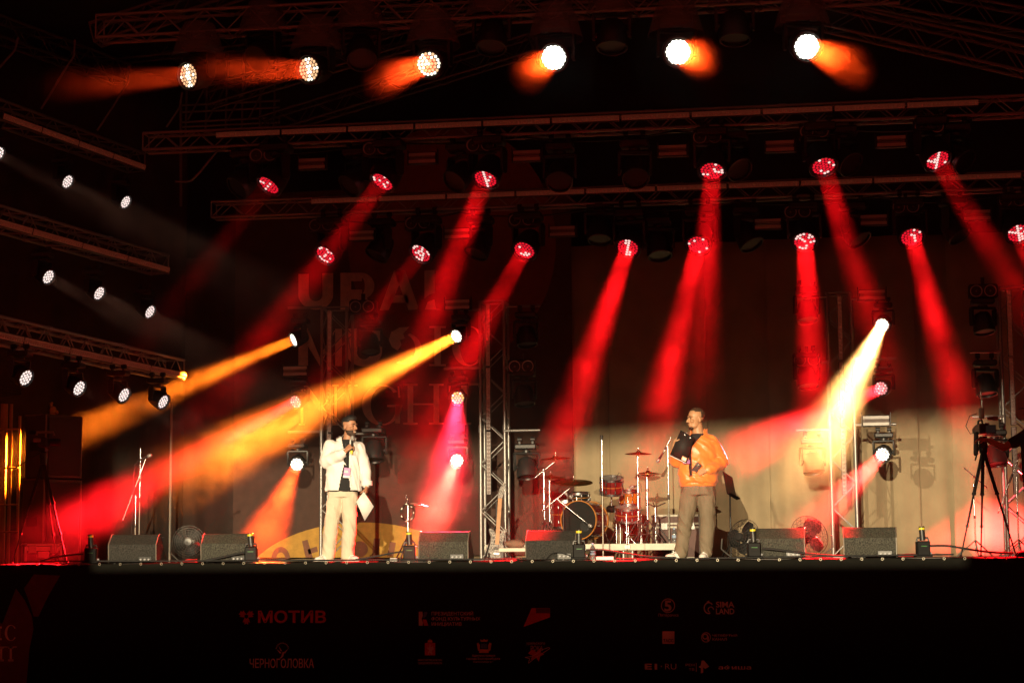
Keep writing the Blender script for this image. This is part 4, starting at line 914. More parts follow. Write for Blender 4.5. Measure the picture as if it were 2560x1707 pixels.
rod('boom', a, b, .008, bmn, CHROME_ME); rod('lower_tube', V((a.x+.1, a.y, 0)), V((a.x+.1, a.y, a.z-.12)), .010, bmn, BLACK_ME); mic(bmn, b, b-a, .11)
for i in range(3): rod('leg', V((a.x+.1, a.y, .16)), V((a.x+.1+.15*math.cos(i*2.1), a.y+.15*math.sin(i*2.1), .012)), .008, bmn, BLACK_ME)
# drum stool
p = at(1545, 1300, 27.0); ds = thing('drum_stool', 'round black drum stool behind the drum kit', 'stool', (p.x, p.y, zR), 0)
MB().lathe([(0, .46), (.15, .46), (.17, .48), (.17, .53), (.14, .555), (0, .56)], n=22).build('seat', 'head_black', ds); rod('post', (0, 0, .15), (0, 0, .46), .02, ds, CHROME_ME)
for i in range(3): rod('leg', (0, 0, .3), (.24*math.cos(i*2.09), .24*math.sin(i*2.09), .015), .011, ds, CHROME_ME)
p = at(1640, 1388, 26.0); pd = thing('snare_stand', 'low chrome tripod stand right of the drums', 'drum hardware', (p.x, p.y, zR), 0, 'drum kit')
rod('post', (0, 0, .1), (0, 0, .5), .012, pd, CHROME_ME)
for i in range(3): rod('leg', (0, 0, .3), (.22*math.cos(i*2.09+.4), .22*math.sin(i*2.09+.4), .015), .010, pd, CHROME_ME)
for i in range(3): rod('basket_arm', (0, 0, .5), (.15*math.cos(i*2.09+.4), .15*math.sin(i*2.09+.4), .56), .008, pd, CHROME_ME)
# road case
def case(px, py, Y, w_, d_, h_, label, z=0, body='black_metal', rz=YAW, grp=None):
    p = at(px, py, Y); t = thing('flight_case', label, 'flight case', (p.x, p.y, z), rz, grp)
    MB().box((0, 0, h_/2), (w_, d_, h_), bev=.006).build('panel', body, t)
    e = .012
    for sx_ in (-1, 1):
        for sy in (-1, 1): MB().box((sx_*(w_/2-.01), sy*(d_/2-.01), h_/2), (.034, .034, h_-.002), bev=.004).build('edge', 'aluminium', t)
    for zz in (.015, h_*.72, h_*.80, h_-.012):
        for sy in (-1, 1): MB().box((0, sy*(d_/2+.001), zz), (w_-.05, .012, .03), bev=.003).build('edge', 'riser_edge', t)
    for sx_ in (-.3, .3):
        MB().box((sx_*w_, -d_/2-.012, h_*.74), (.10, .02, .10), bev=.006).build('latch', 'aluminium', t)
    MB().box((0, -d_/2-.012, h_*.45), (.14, .02, .09), bev=.006).build('handle', 'aluminium', t)
    for sx_ in (-1, 1):
        for sy in (-1, 1):
            for zz in (.012, h_-.012): MB().ell((sx_*(w_/2-.008), sy*(d_/2-.008), zz), (.03, .03, .024), None, 10, 6).build('ball_corner', 'aluminium', t)
    return t
mat('case_brown', (.10, .03, .02), .5)
case(1692, 1392, 27.7, .66, .5, .64, 'road case with pale metal edges behind the orange-jacketed person', 0, 'case_brown')
case(104, 1396, 23.3, .46, .35, .26, 'small flight case behind the left camera tripod', 0, 'black_metal', YAW+.35)
bb = thing('low_bench', 'low bench with a folded bag left of the drum riser', 'bench', at(1290, 1392, 24.7)); bb.location.z = 0
MB().box((0, 0, .14), (.42, .28, .05), bev=.006).build('seat', 'riser_edge', bb)
for sx_ in (-.17, .17):
    for sy in (-.1, .1): MB().box((sx_, sy, .06), (.04, .04, .12)).build('leg', 'black_metal', bb)
mat('bag_cloth', (.20, .13, .09), .9, bump=.4, bscale=20)
bg_ = MB().ell((0, 0, .06), (.15, .10, .055), None, 16, 10); o = bg_.build('bag', 'bag_cloth'); o.location = (bb.location.x-.02, bb.location.y, .158); tag(o, 'lumpy bag lying on the low bench by the riser', 'bag')
for v in o.data.vertices: v.co += V((mnoise.noise(v.co*18)*.02, mnoise.noise(v.co*15+V((5, 0, 0)))*.02, mnoise.noise(v.co*14)*.02))
# bottles, power strip
mat('bottle_plastic', (.75, .75, .78), .08, trans=.85, var=.02); mat('water_label', (.3, .42, .6), .5)
for x, y, Y, z, words in ((1482, 1394, YF+.35, 0, 'standing by the stage edge near the bass drum'), (1686, 1360, YR+.12, zR, 'standing on the right deck of the riser')):
    p = at(x, y, Y); t = thing('water_bottle', 'clear plastic water bottle '+words, 'bottle', (p.x, p.y, z), 0, 'water bottles')
    MB().lathe([(0, .002), (.03, .0), (.034, .01), (.034, .05), (.031, .055), (.034, .06), (.034, .12), (.030, .15), (.014, .175), (.013, .19), (0, .19)], n=18).build('bottle', 'bottle_plastic', t)
    MB().lathe([(.0145, .183), (.0145, .205), (.012, .207), (0, .207)], n=14).build('cap', 'water_label', t); MB().lathe([(.0348, .07), (.0348, .11)], n=18).build('paper_label', 'water_label', t)
for x, lb in ((1512, 'long white power strip on the floor under the empty microphone stand'), (984, 'small white junction box beside the tambourine stand legs')):
    p = at(x, 1396, YF+.3); t = thing('power_strip', lb, 'power strip', (p.x, p.y, 0), YAW); W_ = .21 if x > 1000 else .09
    MB().box((0, 0, .022), (W_, .06, .042), bev=.006).build('body', 'white_paint', t)
    for k in range(3 if x > 1000 else 1): MB().lathe([(.017, .044), (.02, .0445), (.02, .040)], ((k-1)*.06 if x > 1000 else 0, 0, 0), (0, 0, 1), 12).build('socket', 'plug_grey', t)
# cables along the stage edge
def cable(pts, r, label, m='rubber', Y=YF+.12, grp='cables along the stage edge'):
    P = []
    for i in range(len(pts)-1):
        p0, p1, p2, p3 = pts[max(0, i-1)], pts[i], pts[i+1], pts[min(len(pts)-1, i+2)]
        for k in range(6):
            u = k/6; f = lambda a, b, c, d: .5*((2*b)+(-a+c)*u+(2*a-5*b+4*c-d)*u*u+(-a+3*b-3*c+d)*u**3)
            P.append((f(p0[0], p1[0], p2[0], p3[0]), f(p0[1], p1[1], p2[1], p3[1]), f(*[q[2] if len(q) > 2 else Y for q in (p0, p1, p2, p3)])))
    pts3 = [at(x, y, Yy) for x, y, Yy in P]
    for q in pts3: q.z = max(q.z, r)
    return tag(MB().tube(pts3, r, 6).build('cable', m), label, 'cable', grp)
cable([(100, 1402), (140, 1392), (185, 1386), (212, 1384)], .012, 'thick black cable running to the leftmost flame jet')
cable([(515, 1400), (560, 1391), (600, 1382), (622, 1380)], .013, 'thick black cable running to the second flame jet')
cable([(890, 1398), (940, 1390), (985, 1381), (1016, 1378)], .011, 'thick black cable running to the flame jet by the tambourine')
cable([(1465, 1374), (1510, 1374), (1560, 1382), (1620, 1390), (1700, 1394)], .011, 'black cable curving from the fourth flame jet towards the shoes')
cable([(1905, 1370), (1950, 1374), (2010, 1382), (2080, 1388), (2120, 1388)], .012, 'black cable behind the fifth monitor jet')
cable([(2325, 1364), (2370, 1364), (2420, 1372), (2480, 1380), (2540, 1382)], .013, 'black cable from the rightmost flame jet to the tripod')
cable([(1365, 1396), (1380, 1382), (1400, 1380), (1425, 1388), (1440, 1396)], .006, 'thin black cable looping by the fourth monitor')
cable([(640, 1398), (760, 1400), (900, 1399), (1050, 1398), (1200, 1397), (1330, 1395)], .010, 'long black cable lying along the stage edge at the centre')
cable([(1540, 1396), (1700, 1396), (1850, 1393), (2050, 1390), (2250, 1387), (2400, 1385)], .010, 'long black cable lying along the stage edge at the right')
cable([(60, 1404), (200, 1402), (350, 1402), (500, 1401), (640, 1400)], .010, 'long black cable lying along the stage edge at the left')
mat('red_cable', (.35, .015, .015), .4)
for (x0, y0, lb, n_, sp) in ((2270, 1384, 'tangle of red cable right of the rightmost monitor', 60, 38), (118, 1398, 'tangle of red cable by the left tripod', 40, 42), (475, 1396, 'loops of pinkish cable under the leftmost fan', 24, 30)):
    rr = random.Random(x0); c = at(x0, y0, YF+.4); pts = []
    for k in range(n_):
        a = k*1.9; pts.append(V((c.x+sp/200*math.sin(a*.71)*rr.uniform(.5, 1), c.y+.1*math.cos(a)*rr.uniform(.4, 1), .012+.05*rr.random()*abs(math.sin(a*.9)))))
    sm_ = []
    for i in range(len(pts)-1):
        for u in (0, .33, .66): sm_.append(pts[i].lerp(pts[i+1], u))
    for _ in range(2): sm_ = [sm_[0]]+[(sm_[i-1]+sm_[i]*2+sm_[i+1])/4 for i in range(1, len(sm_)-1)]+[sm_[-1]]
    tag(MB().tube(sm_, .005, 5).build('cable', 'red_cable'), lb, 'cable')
# ------------------------------------------------------------------ loudspeaker stack on the left
mat('speaker_paint', (.065, .06, .06), .5, bump=.4, bscale=130); mat('gold_leaf', (.65, .42, .10), .3, .9)
def speaker(px, Y, w_, d_, h_, z, rz, label):
    p = at(px, 1390, Y); t = thing('loudspeaker', label, 'loudspeaker', (p.x, p.y, z), rz, 'loudspeaker stack')
    P = [(-w_/2, -d_*.5), (w_*.5, -d_*.5), (w_*.5, d_*.25), (w_*.3, d_*.5), (-w_*.3, d_*.5), (-w_/2, d_*.25)]
    n_ = len(P); mb = MB()._add([(x, y, 0) for x, y in P]+[(x, y, h_) for x, y in P], [tuple(range(n_)), tuple(range(2*n_-1, n_-1, -1))]+[(i, i+n_, (i+1) % n_+n_, (i+1) % n_) for i in range(n_)])
    o = mb.build('cabinet', 'speaker_paint', t, smooth=False); o.modifiers.new('b', 'BEVEL').width = .012
    MB().box((0, -d_*.5-.012, h_/2), (w_-.06, .02, h_-.08), bev=.006).build('grille', 'grille', t)
    MB().box((0, 0, h_-.004), (w_+.014, d_*.6, .02), bev=.004).build('lid_trim', 'trim_metal', t)
    for x, y in ((-w_/2, -d_*.5), (w_*.5, -d_*.5), (w_*.5, d_*.25), (w_*.3, d_*.5)): MB().cyl((x, y, .01), (x, y, h_-.01), .011, n=8).build('edge_trim', 'trim_metal', t)
    for s_ in (-1, 1): MB().box((s_*(w_/2+.004), -.05, h_*.5), (.012, .2, .12), bev=.004).build('handle', 'grille', t)
    return t
speaker(118, 23.6, .62, .55, 1.10, 0, YAW+.95, 'lower black loudspeaker of the stack at the left')
speaker(120, 23.6, .60, .52, .83, 1.112, YAW+.95, 'upper black loudspeaker of the stack at the left')
gz = 1.112+.83+.008
p = at(124, 1390, 23.55); gb = thing('golden_figurine', 'small golden bird-shaped figurine on top of the loudspeakers', 'figurine', (p.x, p.y, gz+.002), YAW)
MB().ell((0, 0, .06), (.05, .035, .06), Matrix.Rotation(.3, 3, 'Y'), 14, 10).ell((-.02, 0, .125), (.022, .02, .03), None, 12, 8).ell((-.012, 0, .155), (.02, .017, .018), None, 12, 8).cyl((-.03, 0, .155), (-.05, 0, .15), .007, .002, 8).ell((.055, 0, .035), (.025, .018, .03), None, 10, 8).build('body', 'gold_leaf', gb)
MB().cyl((0, 0, 0), (0, 0, .012), .05, n=16).build('plinth', 'gold_leaf', gb)
# scaffold tower and wire tray at the left edge
lt = thing('scaffold_tower', 'scaffold tower of upright pipes at the left edge beside the loudspeakers', 'scaffold', (at(5, 1390, 24.2).x, 24.2, 0))
Mi2 = lt.location; mat('scaffold_paint', (.5, .33, .14), .45, .3)
SCF = MB().cyl((0, 0, 0), (0, 0, 1), 1, n=12).mesh('rod_scaffold', 'scaffold_paint')
for x, Y, r, yt in ((2, 24.2, .05, 1010), (20, 24.2, .022, 1010), (42, 24.25, .02, 1040), (-25, 24.5, .03, 900)):
    a = at(x, 1392, Y); b = at(x, yt, Y); a.z = 0; rod('upright', a-Mi2, V((a.x, a.y, b.z))-Mi2, r, lt, SCF)
for y in (1073, 1170, 1262, 1330): rod('ledger', at(-30, y, 24.15)-Mi2, at(46, y-1, 24.15)-Mi2, .012, lt, SCF)
wt = thing('wire_tray', 'dark wire basket tray at the left edge above the loudspeakers', 'wire tray', at(0, 990, 24.1)); Mi3 = wt.location
for k in range(9):
    rod('wire', at(-20+9*k, 955+2.2*k, 24.0)-Mi3, at(-20+9*k, 992-1.0*k, 24.05)-Mi3, .004, wt, BLACK_ME)
for y0, y1 in ((953, 974), (966, 980), (980, 984), (993, 985)): rod('wire', at(-25, y0, 24.0)-Mi3, at(54, y1, 24.0)-Mi3, .005, wt, BLACK_ME)
# ------------------------------------------------------------------ video cameras on tripods
mat('lcd', (.01, .01, .012), .15, emit=(.3, .25, .2), estr=.02)
def tripod(name, label, apex, feet, Y, w_=.02):
    A = at(*apex, Y); g = [at(fx, fy, Yf) for fx, fy, Yf in feet]; t = thing(name, label, 'tripod', (A.x, A.y, 0))
    o = t.location
    for q in g:
        q.z = .012; m1 = A.lerp(q, .42); m2 = A.lerp(q, .72); sd = V((1, 0, 0))*w_
        l_ = thing; lg = MB()
        lg.cyl(A-o+sd*.5, m1-o+sd*.5, .011, n=8).cyl(A-o-sd*.5, m1-o-sd*.5, .011, n=8).cyl(A.lerp(q, .36)-o, m2-o, .0125, n=8).cyl(A.lerp(q, .68)-o, q-o, .009, n=8)
        lg.box(m1-o, (.05, .03, .03), bev=.006).box(m2-o, (.035, .03, .03), bev=.006).ell(q-o+V((0, 0, .008)), (.02, .02, .015), None, 10, 6)
        lg.build('leg', 'black_metal', t)
    MB().cyl(A-o+V((0, 0, -.05)), A-o+V((0, 0, .06)), .045, .055, 14).ell(A-o+V((0, 0, .08)), (.05, .05, .04), None, 14, 8).box(A-o+V((0, 0, .13)), (.09, .12, .035), bev=.008).build('head', 'black_plastic', t)
    return t, A
t, A = tripod('camera_tripod', 'black tripod under the video camera at the right', (2458, 1122), [(2402, 1384, YF+.25), (2452, 1383, YF+.7), (2540, 1374, YF+.35)], YF+.4)
rod('pan_handle', A-t.location+V((-.02, 0, .1)), at(2438, 1150, YF+.3)-t.location, .009, t, BLACK_ME)
vc = thing('video_camera', 'video camera with a side screen and antenna on the right tripod', 'camera', A+V((0, 0, .1485)), YAW)
MB().box((-.005, .02, .085), (.11, .26, .12), bev=.015).build('body', 'black_plastic', vc)
MB().cyl((0, .15, .09), (0, .3, .09), .045, .05, 18).build('lens', 'black_metal', vc)
sc2 = MB().box((.065, -.115, .075), (.13, .014, .105), bev=.006).build('screen', 'black_plastic', vc); MB().box((.065, -.1235, .075), (.112, .002, .085)).build('screen_glass', 'lcd', sc2)
MB().tube([(-.02, .12, .145), (-.02, .1, .19), (-.02, -.05, .19), (-.02, -.09, .145)], .012, 8).build('top_handle', 'black_plastic', vc)
MB().cyl((.05, -.05, .205), (.17, -.05, .21), .021, n=12).box((.14, -.05, .208), (.06, .05, .05), bev=.008).build('viewfinder', 'trim_metal', vc)
MB().box((-.005, 0, .27), (.06, .05, .13), bev=.01).build('transmitter', 'trim_metal', vc); MB().cyl((.01, 0, .33), (-.005, 0, .53), .010, .008, 8).build('antenna', 'aluminium', vc)
MB().tube([(-.06, -.02, .27), (-.15, -.02, .24), (-.2, -.02, .12), (-.15, -.02, .03), (-.06, -.02, .05)], .005, 6).build('cable', 'rubber', vc)
MB().box((-.09, -.03, -.09), (.05, .06, .28), Matrix.Rotation(.05, 3, 'Y'), bev=.015).build('strap', 'rubber', vc)
t, A = tripod('camera_tripod', 'black tripod under the camcorder at the left', (108, 1150), [(30, 1402, YF+.2), (142, 1400, YF+.75), (168, 1402, YF+.25)], YF+.35)
rod('pan_handle', A-t.location+V((0, 0, .12)), at(38, 1170, YF+.2)-t.location, .011, t, BLACK_ME)
vc = thing('camcorder', 'black camcorder with a fluffy microphone on the left tripod', 'camera', A+V((0, 0, .1485)), YAW)
MB().box((0, 0, .075), (.14, .20, .12), bev=.02).build('body', 'black_plastic', vc); MB().cyl((.04, .05, .08), (.19, .1, .08), .045, .05, 16).build('lens', 'black_metal', vc)
MB().tube([(-.09, 0, .17), (-.09, 0, .205), (.12, 0, .205), (.13, 0, .165)], .016, 8).build('top_handle', 'trim_metal', vc)
MB().ell((-.14, -.02, .205), (.05, .03, .03), None, 14, 10).build('microphone', 'rubber', vc); MB().box((-.06, -.09, .1), (.10, .04, .05), bev=.01).build('viewfinder', 'trim_metal', vc)
# ------------------------------------------------------------------ people
mat('skin', (.42, .20, .115), .5, var=.08, scale=14); mat('skin_light', (.46, .24, .125), .5, var=.08, scale=14)
mat('hair_black', (.012, .009, .008), .6, bump=.6, bscale=120); mat('hair_brown', (.05, .028, .015), .6, bump=.6, bscale=120, var=.4)
mat('eye_dark', (.01, .008, .008), .2); mat('lips', (.33, .10, .08), .5); mat('teeth', (.75, .7, .6), .4)
mat('shirt_white', (.80, .76, .73), .85, var=.04, bump=.12, bscale=60); mat('tee_black', (.010, .010, .011), .85, bump=.1); mat('trousers_cream', (.60, .52, .40), .85, var=.05, bump=.12, bscale=60)
mat('jacket_orange', (.86, .22, .045), .38, var=.06, bump=.12, bscale=40, sheen=.2); mat('trousers_khaki', (.17, .13, .085), .8, var=.08, bump=.12, bscale=60); mat('shoe_white', (.70, .66, .62), .6)
mat('paper', (.8, .77, .74), .8); mat('clip_black', (.012, .013, .012), .65, spec=.25); mat('badge_purple', (.16, .03, .30), .4, c2=(.45, .06, .30), scale=30); mat('cap_black', (.01, .01, .01), .8)
class Body:
    def __init__(s): s.mb = MB()
    def cap(s, a, ra, b, rb, n=14):
        a, b = V(a), V(b); s.mb.ell(a, (ra,)*3, None, n, 8); s.mb.ell(b, (rb,)*3, None, n, 8); s.mb.cyl(a, b, ra, rb, n); return s
    def chain(s, *pr):
        for (a, ra), (b, rb) in zip(pr[:-1], pr[1:]): s.cap(a, ra, b, rb)
        return s
    def ell(s, c, r, rot=None): s.mb.ell(c, r, rot, 20, 12); return s
    def loft(s, secs, n=28, p=2.3):
        """secs: (cx, cy, z, rx, ry)"""
        vs = []; fs = []
        for cx_, cy_, z, rx, ry in secs:
            for i in range(n):
                a = 2*math.pi*i/n; c, q = math.cos(a), math.sin(a); k = (abs(c)**p+abs(q)**p)**(-1/p)
                vs.append((cx_+rx*c*k, cy_+ry*q*k, z))
        for j in range(len(secs)-1): fs += [(j*n+i, j*n+(i+1) % n, (j+1)*n+(i+1) % n, (j+1)*n+i) for i in range(n)]
        fs += [tuple(range(n-1, -1, -1)), tuple(range((len(secs)-1)*n, len(secs)*n))]
        s.mb._add(vs, fs); return s
    def done(s, name, m, parent, voxel=.007, smooth=4, wr=None, cut=None, thick=0, seed=0):
        me = s.mb.mesh('tmp', m); o = bpy.data.objects.new('tmp', me); col.objects.link(o)
        r = o.modifiers.new('r', 'REMESH'); r.mode = 'VOXEL'; r.voxel_size = voxel; r.use_smooth_shade = True
        k = o.modifiers.new('s', 'SMOOTH'); k.factor = .5; k.iterations = smooth
        dg = bpy.context.evaluated_depsgraph_get(); me2 = bpy.data.meshes.new_from_object(o.evaluated_get(dg)); bpy.data.objects.remove(o)
        me2.materials.clear(); me2.materials.append(MATS[m])
        if wr:
            nn = [v.normal.copy() for v in me2.vertices]
            for v, nrm in zip(me2.vertices, nn):
                v.co += nrm*wr(v.co)
        if cut:
            bm = bmesh.new(); bm.from_mesh(me2); kill = [f for f in bm.faces if cut(f.calc_center_median())]
            bmesh.ops.delete(bm, geom=kill, context='FACES'); bm.to_mesh(me2); bm.free()
        me2.polygons.foreach_set('use_smooth', [True]*len(me2.polygons)); me2.name = name
        ob = link(name, me2, parent)
        if thick: q = ob.modifiers.new('t', 'SOLIDIFY'); q.thickness = thick; q.offset = -1
        return ob
def folds(amp, fx, fz, seed=0.0, tilt=.0):
    """cloth folds: stretched, warped ridges"""
    def f(p):
        q = V((p.x*fx+p.z*tilt*fx, p.y*fx, p.z*fz))+V((seed, seed*1.7, seed*.3))
        w_ = mnoise.noise_vector(q*.5)*.8
        a = mnoise.noise(q+w_); b = mnoise.noise((q+w_)*2.1+V((3, 1, 7)))
        return amp*((1-abs(a)*2.6)*.7+b*.45)
    return f
def hand(B, wrist, d, nrm, side, curl=(.9, 1.0, .8), L=.095, spread=.2, thumb=1.0, r=.0095, tcurl=.5):
    """d: direction of the palm, nrm: direction the palm faces, side: +1/-1 where the thumb sits (along d x nrm)"""
    d = V(d).normalized(); nrm = V(nrm); nrm = (nrm-d*nrm.dot(d)).normalized(); s_ = d.cross(nrm)*side; w_ = V(wrist)
    for k in range(4):
        o = (1.5-k)*.021; base = w_+d*(L*(.98-.05*abs(k-1.2)))+s_*o
        B.cap(w_+d*.01+s_*o*.6, .017, base, .0115)
        ln = (.040, .044, .041, .033)[k]; p = base; a = 0.0; dd = d+s_*(o*spread*4)
        for j in range(3):
            a += curl[j]; q = p+(dd.normalized()*math.cos(a)+nrm*math.sin(a))*(ln*(1, .72, .6)[j]); B.cap(p, r*(1-.08*j), q, r*(.92-.08*j), 8); p = q
    t0 = w_+d*.03+s_*.026; t1 = t0+(d*.6+s_*.55+nrm*.35*thumb).normalized()*.042; t2 = t1+(d*.75+s_*.1+nrm*(.5+tcurl)*thumb).normalized()*.032; t3 = t2+(d*.8-s_*.25+nrm*(.5+tcurl)*thumb).normalized()*.025
    B.chain((t0, .014), (t1, .0115), (t2, .010), (t3, .008))
def head_parts(B, c, yaw, pitch=0.0, s=1.0):
    M = Matrix.Translation(c) @ Matrix.Rotation(yaw, 4, 'Z') @ Matrix.Rotation(pitch, 4, 'X') @ Matrix.Scale(s, 4); R3 = M.to_3x3().normalized()
    P = lambda x, y, z: M @ V((x, y, z)); E = lambda c_, r: B.ell(P(*c_), [q*s for q in r], R3)
    E((0, .012, .042), (.076, .096, .086)); E((0, -.022, -.028), (.062, .070, .084)); E((0, -.062, -.092), (.032, .028, .024)); E((0, -.03, -.07), (.058, .055, .042))
    B.cap(P(0, -.088, .014), .010*s, P(0, -.112, -.022), .0125*s); E((0, -.100, -.026), (.019, .014, .010))
    for q in (-1, 1):
        E((q*.03, -.076, .032), (.026, .016, .009)); E((q*.036, -.066, -.02), (.026, .026, .02)); E((q*.077, .014, -.008), (.009, .020, .032))
    E((0, -.086, -.058), (.024, .012, .007)); E((0, -.084, -.070), (.021, .012, .007))
    return M
def face_bits(t, M, hair, eye='eye_dark', beard=None, smile=False):
    for q in (-1, 1):
        MB().ell((q*.031, -.083, .012), (.013, .009, .006), None, 10, 6).build('eye', eye, t, M=M)
        MB().tube([(q*.014, -.098, .028), (q*.032, -.093, .035), (q*.05, -.078, .029)], .0045, 6).build('eyebrow', hair, t, M=M)
    if smile:
        MB().ell((0, -.0945, -.063), (.021, .007, .006), None, 12, 6).build('teeth', 'teeth', t, M=M)
    else: MB().ell((0, -.094, -.064), (.022, .006, .0025), None, 12, 6).build('mouth', 'lips', t, M=M)
def shell(t, name, m, M, prims, keep, amp=.003, thick=.003, f=60):
    mb = MB()
    for c, r in prims: mb.ell(c, r, None, 40, 28)
    vs = [V(v) for v in mb.v]; fs = [f_ for f_ in mb.f if keep(sum((vs[i] for i in f_), V())/len(f_))]
    used = sorted({i for f_ in fs for i in f_}); ix = {o: k for k, o in enumerate(used)}
    k = MB()._add([vs[i]*(1+mnoise.noise(vs[i]*f)*amp*8) for i in used], [tuple(ix[i] for i in f_) for f_ in fs])
    o = k.build(name, m, t, M=M, ang=180); q = o.modifiers.new('s', 'SOLIDIFY'); q.thickness = thick; q.offset = 1; return o
def shoe(t, M, m='shoe_white'):
    B = Body(); B.ell((0, -.03, .045), (.045, .075, .045)); B.ell((0, -.13, .036), (.047, .075, .036)); B.ell((0, .035, .05), (.038, .05, .05)); B.cap((0, .03, .06), .04, (0, .03, .11), .042)
    B.loft([(0, -.07, .002, .046, .145), (0, -.07, .028, .049, .15)], p=2.6)
    o = B.done('shoe', m, t, .006, 3); o.matrix_basis = M
    MB().tube([(.02, -.06, .092), (-.02, -.08, .086), (.02, -.1, .078), (-.02, -.12, .07)], .004, 5).build('laces', 'paper', o)
    return o
# ---------------------------------------------------------------- person in the white shirt
p0 = at(862, 1400, YF+.55); m1 = thing('person', 'person in an open white shirt and cream trousers talking into a microphone', 'person', (p0.x, p0.y, 0), YAW)
B = Body()
HC = V((.055, -.01, 1.672))
HM = head_parts(B, HC, .98, .03)
B.cap((.03, .02, 1.50), .062, (.045, .01, 1.60), .058); B.loft([(-.04, 0, .9, .14, .10), (-.03, 0, 1.1, .15, .10), (-.02, .0, 1.3, .165, .105), (.0, .01, 1.44, .15, .085), (.02, .02, 1.52, .06, .06)])
B.chain(((-.19, 0, 1.44), .055), ((-.215, -.03, 1.24), .045), ((.02, -.20, 1.355), .030)); B.chain(((.165, .03, 1.42), .055), ((.245, .05, 1.17), .042), ((.275, -.02, .925), .028))
B.chain(((-.11, 0, .9), .085), ((-.165, -.02, .48), .055), ((-.205, .02, .10), .045)); B.chain(((.05, 0, .9), .085), ((.06, -.03, .48), .055), ((.03, .02, .10), .045))
# raised hand closed round the microphone
hand(B, (.035, -.205, 1.375), (.62, -.1, .55), (.55, .75, -.45), 1, (1.0, 1.15, .9), .075, .0)
# hanging hand holding the paper
hand(B, (.272, -.03, .93), (-.06, -.08, -1), (-.95, .15, 0), -1, (.55, .6, .4), .08, .0)
B.done('body', 'skin', m1, .0055, 3)
face_bits(m1, HM, 'hair_black', smile=True)
shell(m1, 'hair', 'hair_black', HM, [((0, .014, .050), (.081, .100, .088)), ((0, -.015, .098), (.066, .078, .047))], lambda c: (c.z > .062 or (c.y > .045 and c.z > .0)) and not (c.y < -.045 and c.z < .082), .006)
mat('beard_dark', (.055, .028, .017), .7, bump=.5, bscale=150)
shell(m1, 'beard', 'beard_dark', HM, [((0, -.024, -.034), (.0645, .072, .083)), ((0, -.062, -.093), (.036, .031, .028)), ((0, -.03, -.072), (.0605, .058, .044))], lambda c: c.z < -.045 and not (abs(c.x) < .026 and c.y < -.05 and -.076 < c.z) and c.y < .03, .004, .002)
MB().tube([HM @ V(q) for q in ((-.022, -.096, -.05), (0, -.104, -.047), (.022, -.096, -.05))], .004, 6).build('moustache', 'hair_black', m1)
B = Body(); B.loft([(-.02, .0, .865, .198, .142), (-.025, 0, 1.0, .188, .138), (-.02, 0, 1.2, .183, .122), (-.01, .005, 1.38, .178, .105), (.01, .012, 1.46, .13, .08), (.025, .018, 1.515, .072, .066)])
B.done('tee_shirt', 'tee_black', m1, .009, 3, folds(.004, 9, 4, 2))
B = Body(); B.loft([(-.02, .005, .875, .222, .158), (-.025, .0, 1.0, .212, .152), (-.02, 0, 1.2, .207, .146), (-.012, .004, 1.36, .205, .130), (.0, .01, 1.45, .185, .10), (.018, .02, 1.505, .095, .085), (.028, .022, 1.55, .082, .080)])
B.chain(((-.185, .0, 1.43), .082), ((-.225, -.03, 1.235), .088), ((-.06, -.155, 1.305), .070), ((-.015, -.18, 1.33), .060))
B.chain(((.16, .025, 1.41), .078), ((.235, .04, 1.17), .078), ((.272, -.005, .97), .062))
def cutm1(c):
    z = max(.85, min(1.56, c.z)); 
    pts = [(.85, -.07, .085), (1.0, -.045, .07), (1.2, .0, .062), (1.36, .0, .06), (1.48, -.03, .065), (1.56, -.06, .09)]
    for (z0, a0, b0), (z1, a1, b1) in zip(pts[:-1], pts[1:]):
        if z0 <= z <= z1:
            u = (z-z0)/(z1-z0); lo, hi = a0+(a1-a0)*u, b0+(b1-b0)*u; break
    if c.z > 1.528: return True
    if c.z < .885 and c.y < .5 and abs(c.x+.02) < .19 and c.z < .880: return True
    return c.y < -.03 and lo < c.x < hi and not (c.y < -.150 and c.x < .03 and 1.19 < c.z < 1.42)
fw1 = folds(.013, 9, 3.4, 5, .5)
B.done('shirt', 'shirt_white', m1, .0085, 3, fw1, cutm1, .005)
for q, x0 in ((-1, -.045), (1, .075)):
    cl = MB(); cl._add([(x0-q*.01, -.085, 1.475), (x0+q*.06, -.07, 1.50), (x0+q*.075, .06, 1.545), (x0+q*.02, .0, 1.56), (x0-q*.005, -.055, 1.545)], [(0, 1, 2, 3, 4)]); o = cl.build('collar', 'shirt_white', m1); o.modifiers.new('s', 'SOLIDIFY').thickness = .006
MB().lathe([(.066, -.03), (.070, -.03), (.070, .03), (.066, .03), (.066, -.03)], (0, 0, 0), (.05, -.12, -1), 20).build('cuff', 'shirt_white', m1, M=Matrix.Translation((.272, -.008, .965)))
MB().lathe([(.031, -.008), (.036, -.008), (.036, .008), (.031, .008), (.031, -.008)], (.2745, -.02, .932), (.05, -.2, -1), 16).build('watch', 'black_plastic', m1)
MB().lathe([(.031, -.012), (.035, -.012), (.035, .012), (.031, .012), (.031, -.012)], (.008, -.195, 1.352), (.8, -.2, .5), 16).build('watch', 'black_plastic', m1)
for z in (1.42, 1.30, 1.18, 1.06, .95): MB().cyl((.085, -.150, z), (.085, -.156, z), .007, n=10).build('button', 'paper', m1)
B = Body(); B.loft([(-.035, 0, .80, .172, .125), (-.03, 0, .88, .178, .128), (-.028, 0, .955, .165, .118)])
B.chain(((-.115, 0, .82), .105), ((-.165, -.02, .47), .085), ((-.20, .02, .16), .080), ((-.205, .02, .06), .078)); B.chain(((.055, 0, .82), .105), ((.062, -.03, .47), .085), ((.035, .015, .16), .080), ((.03, .015, .06), .078))
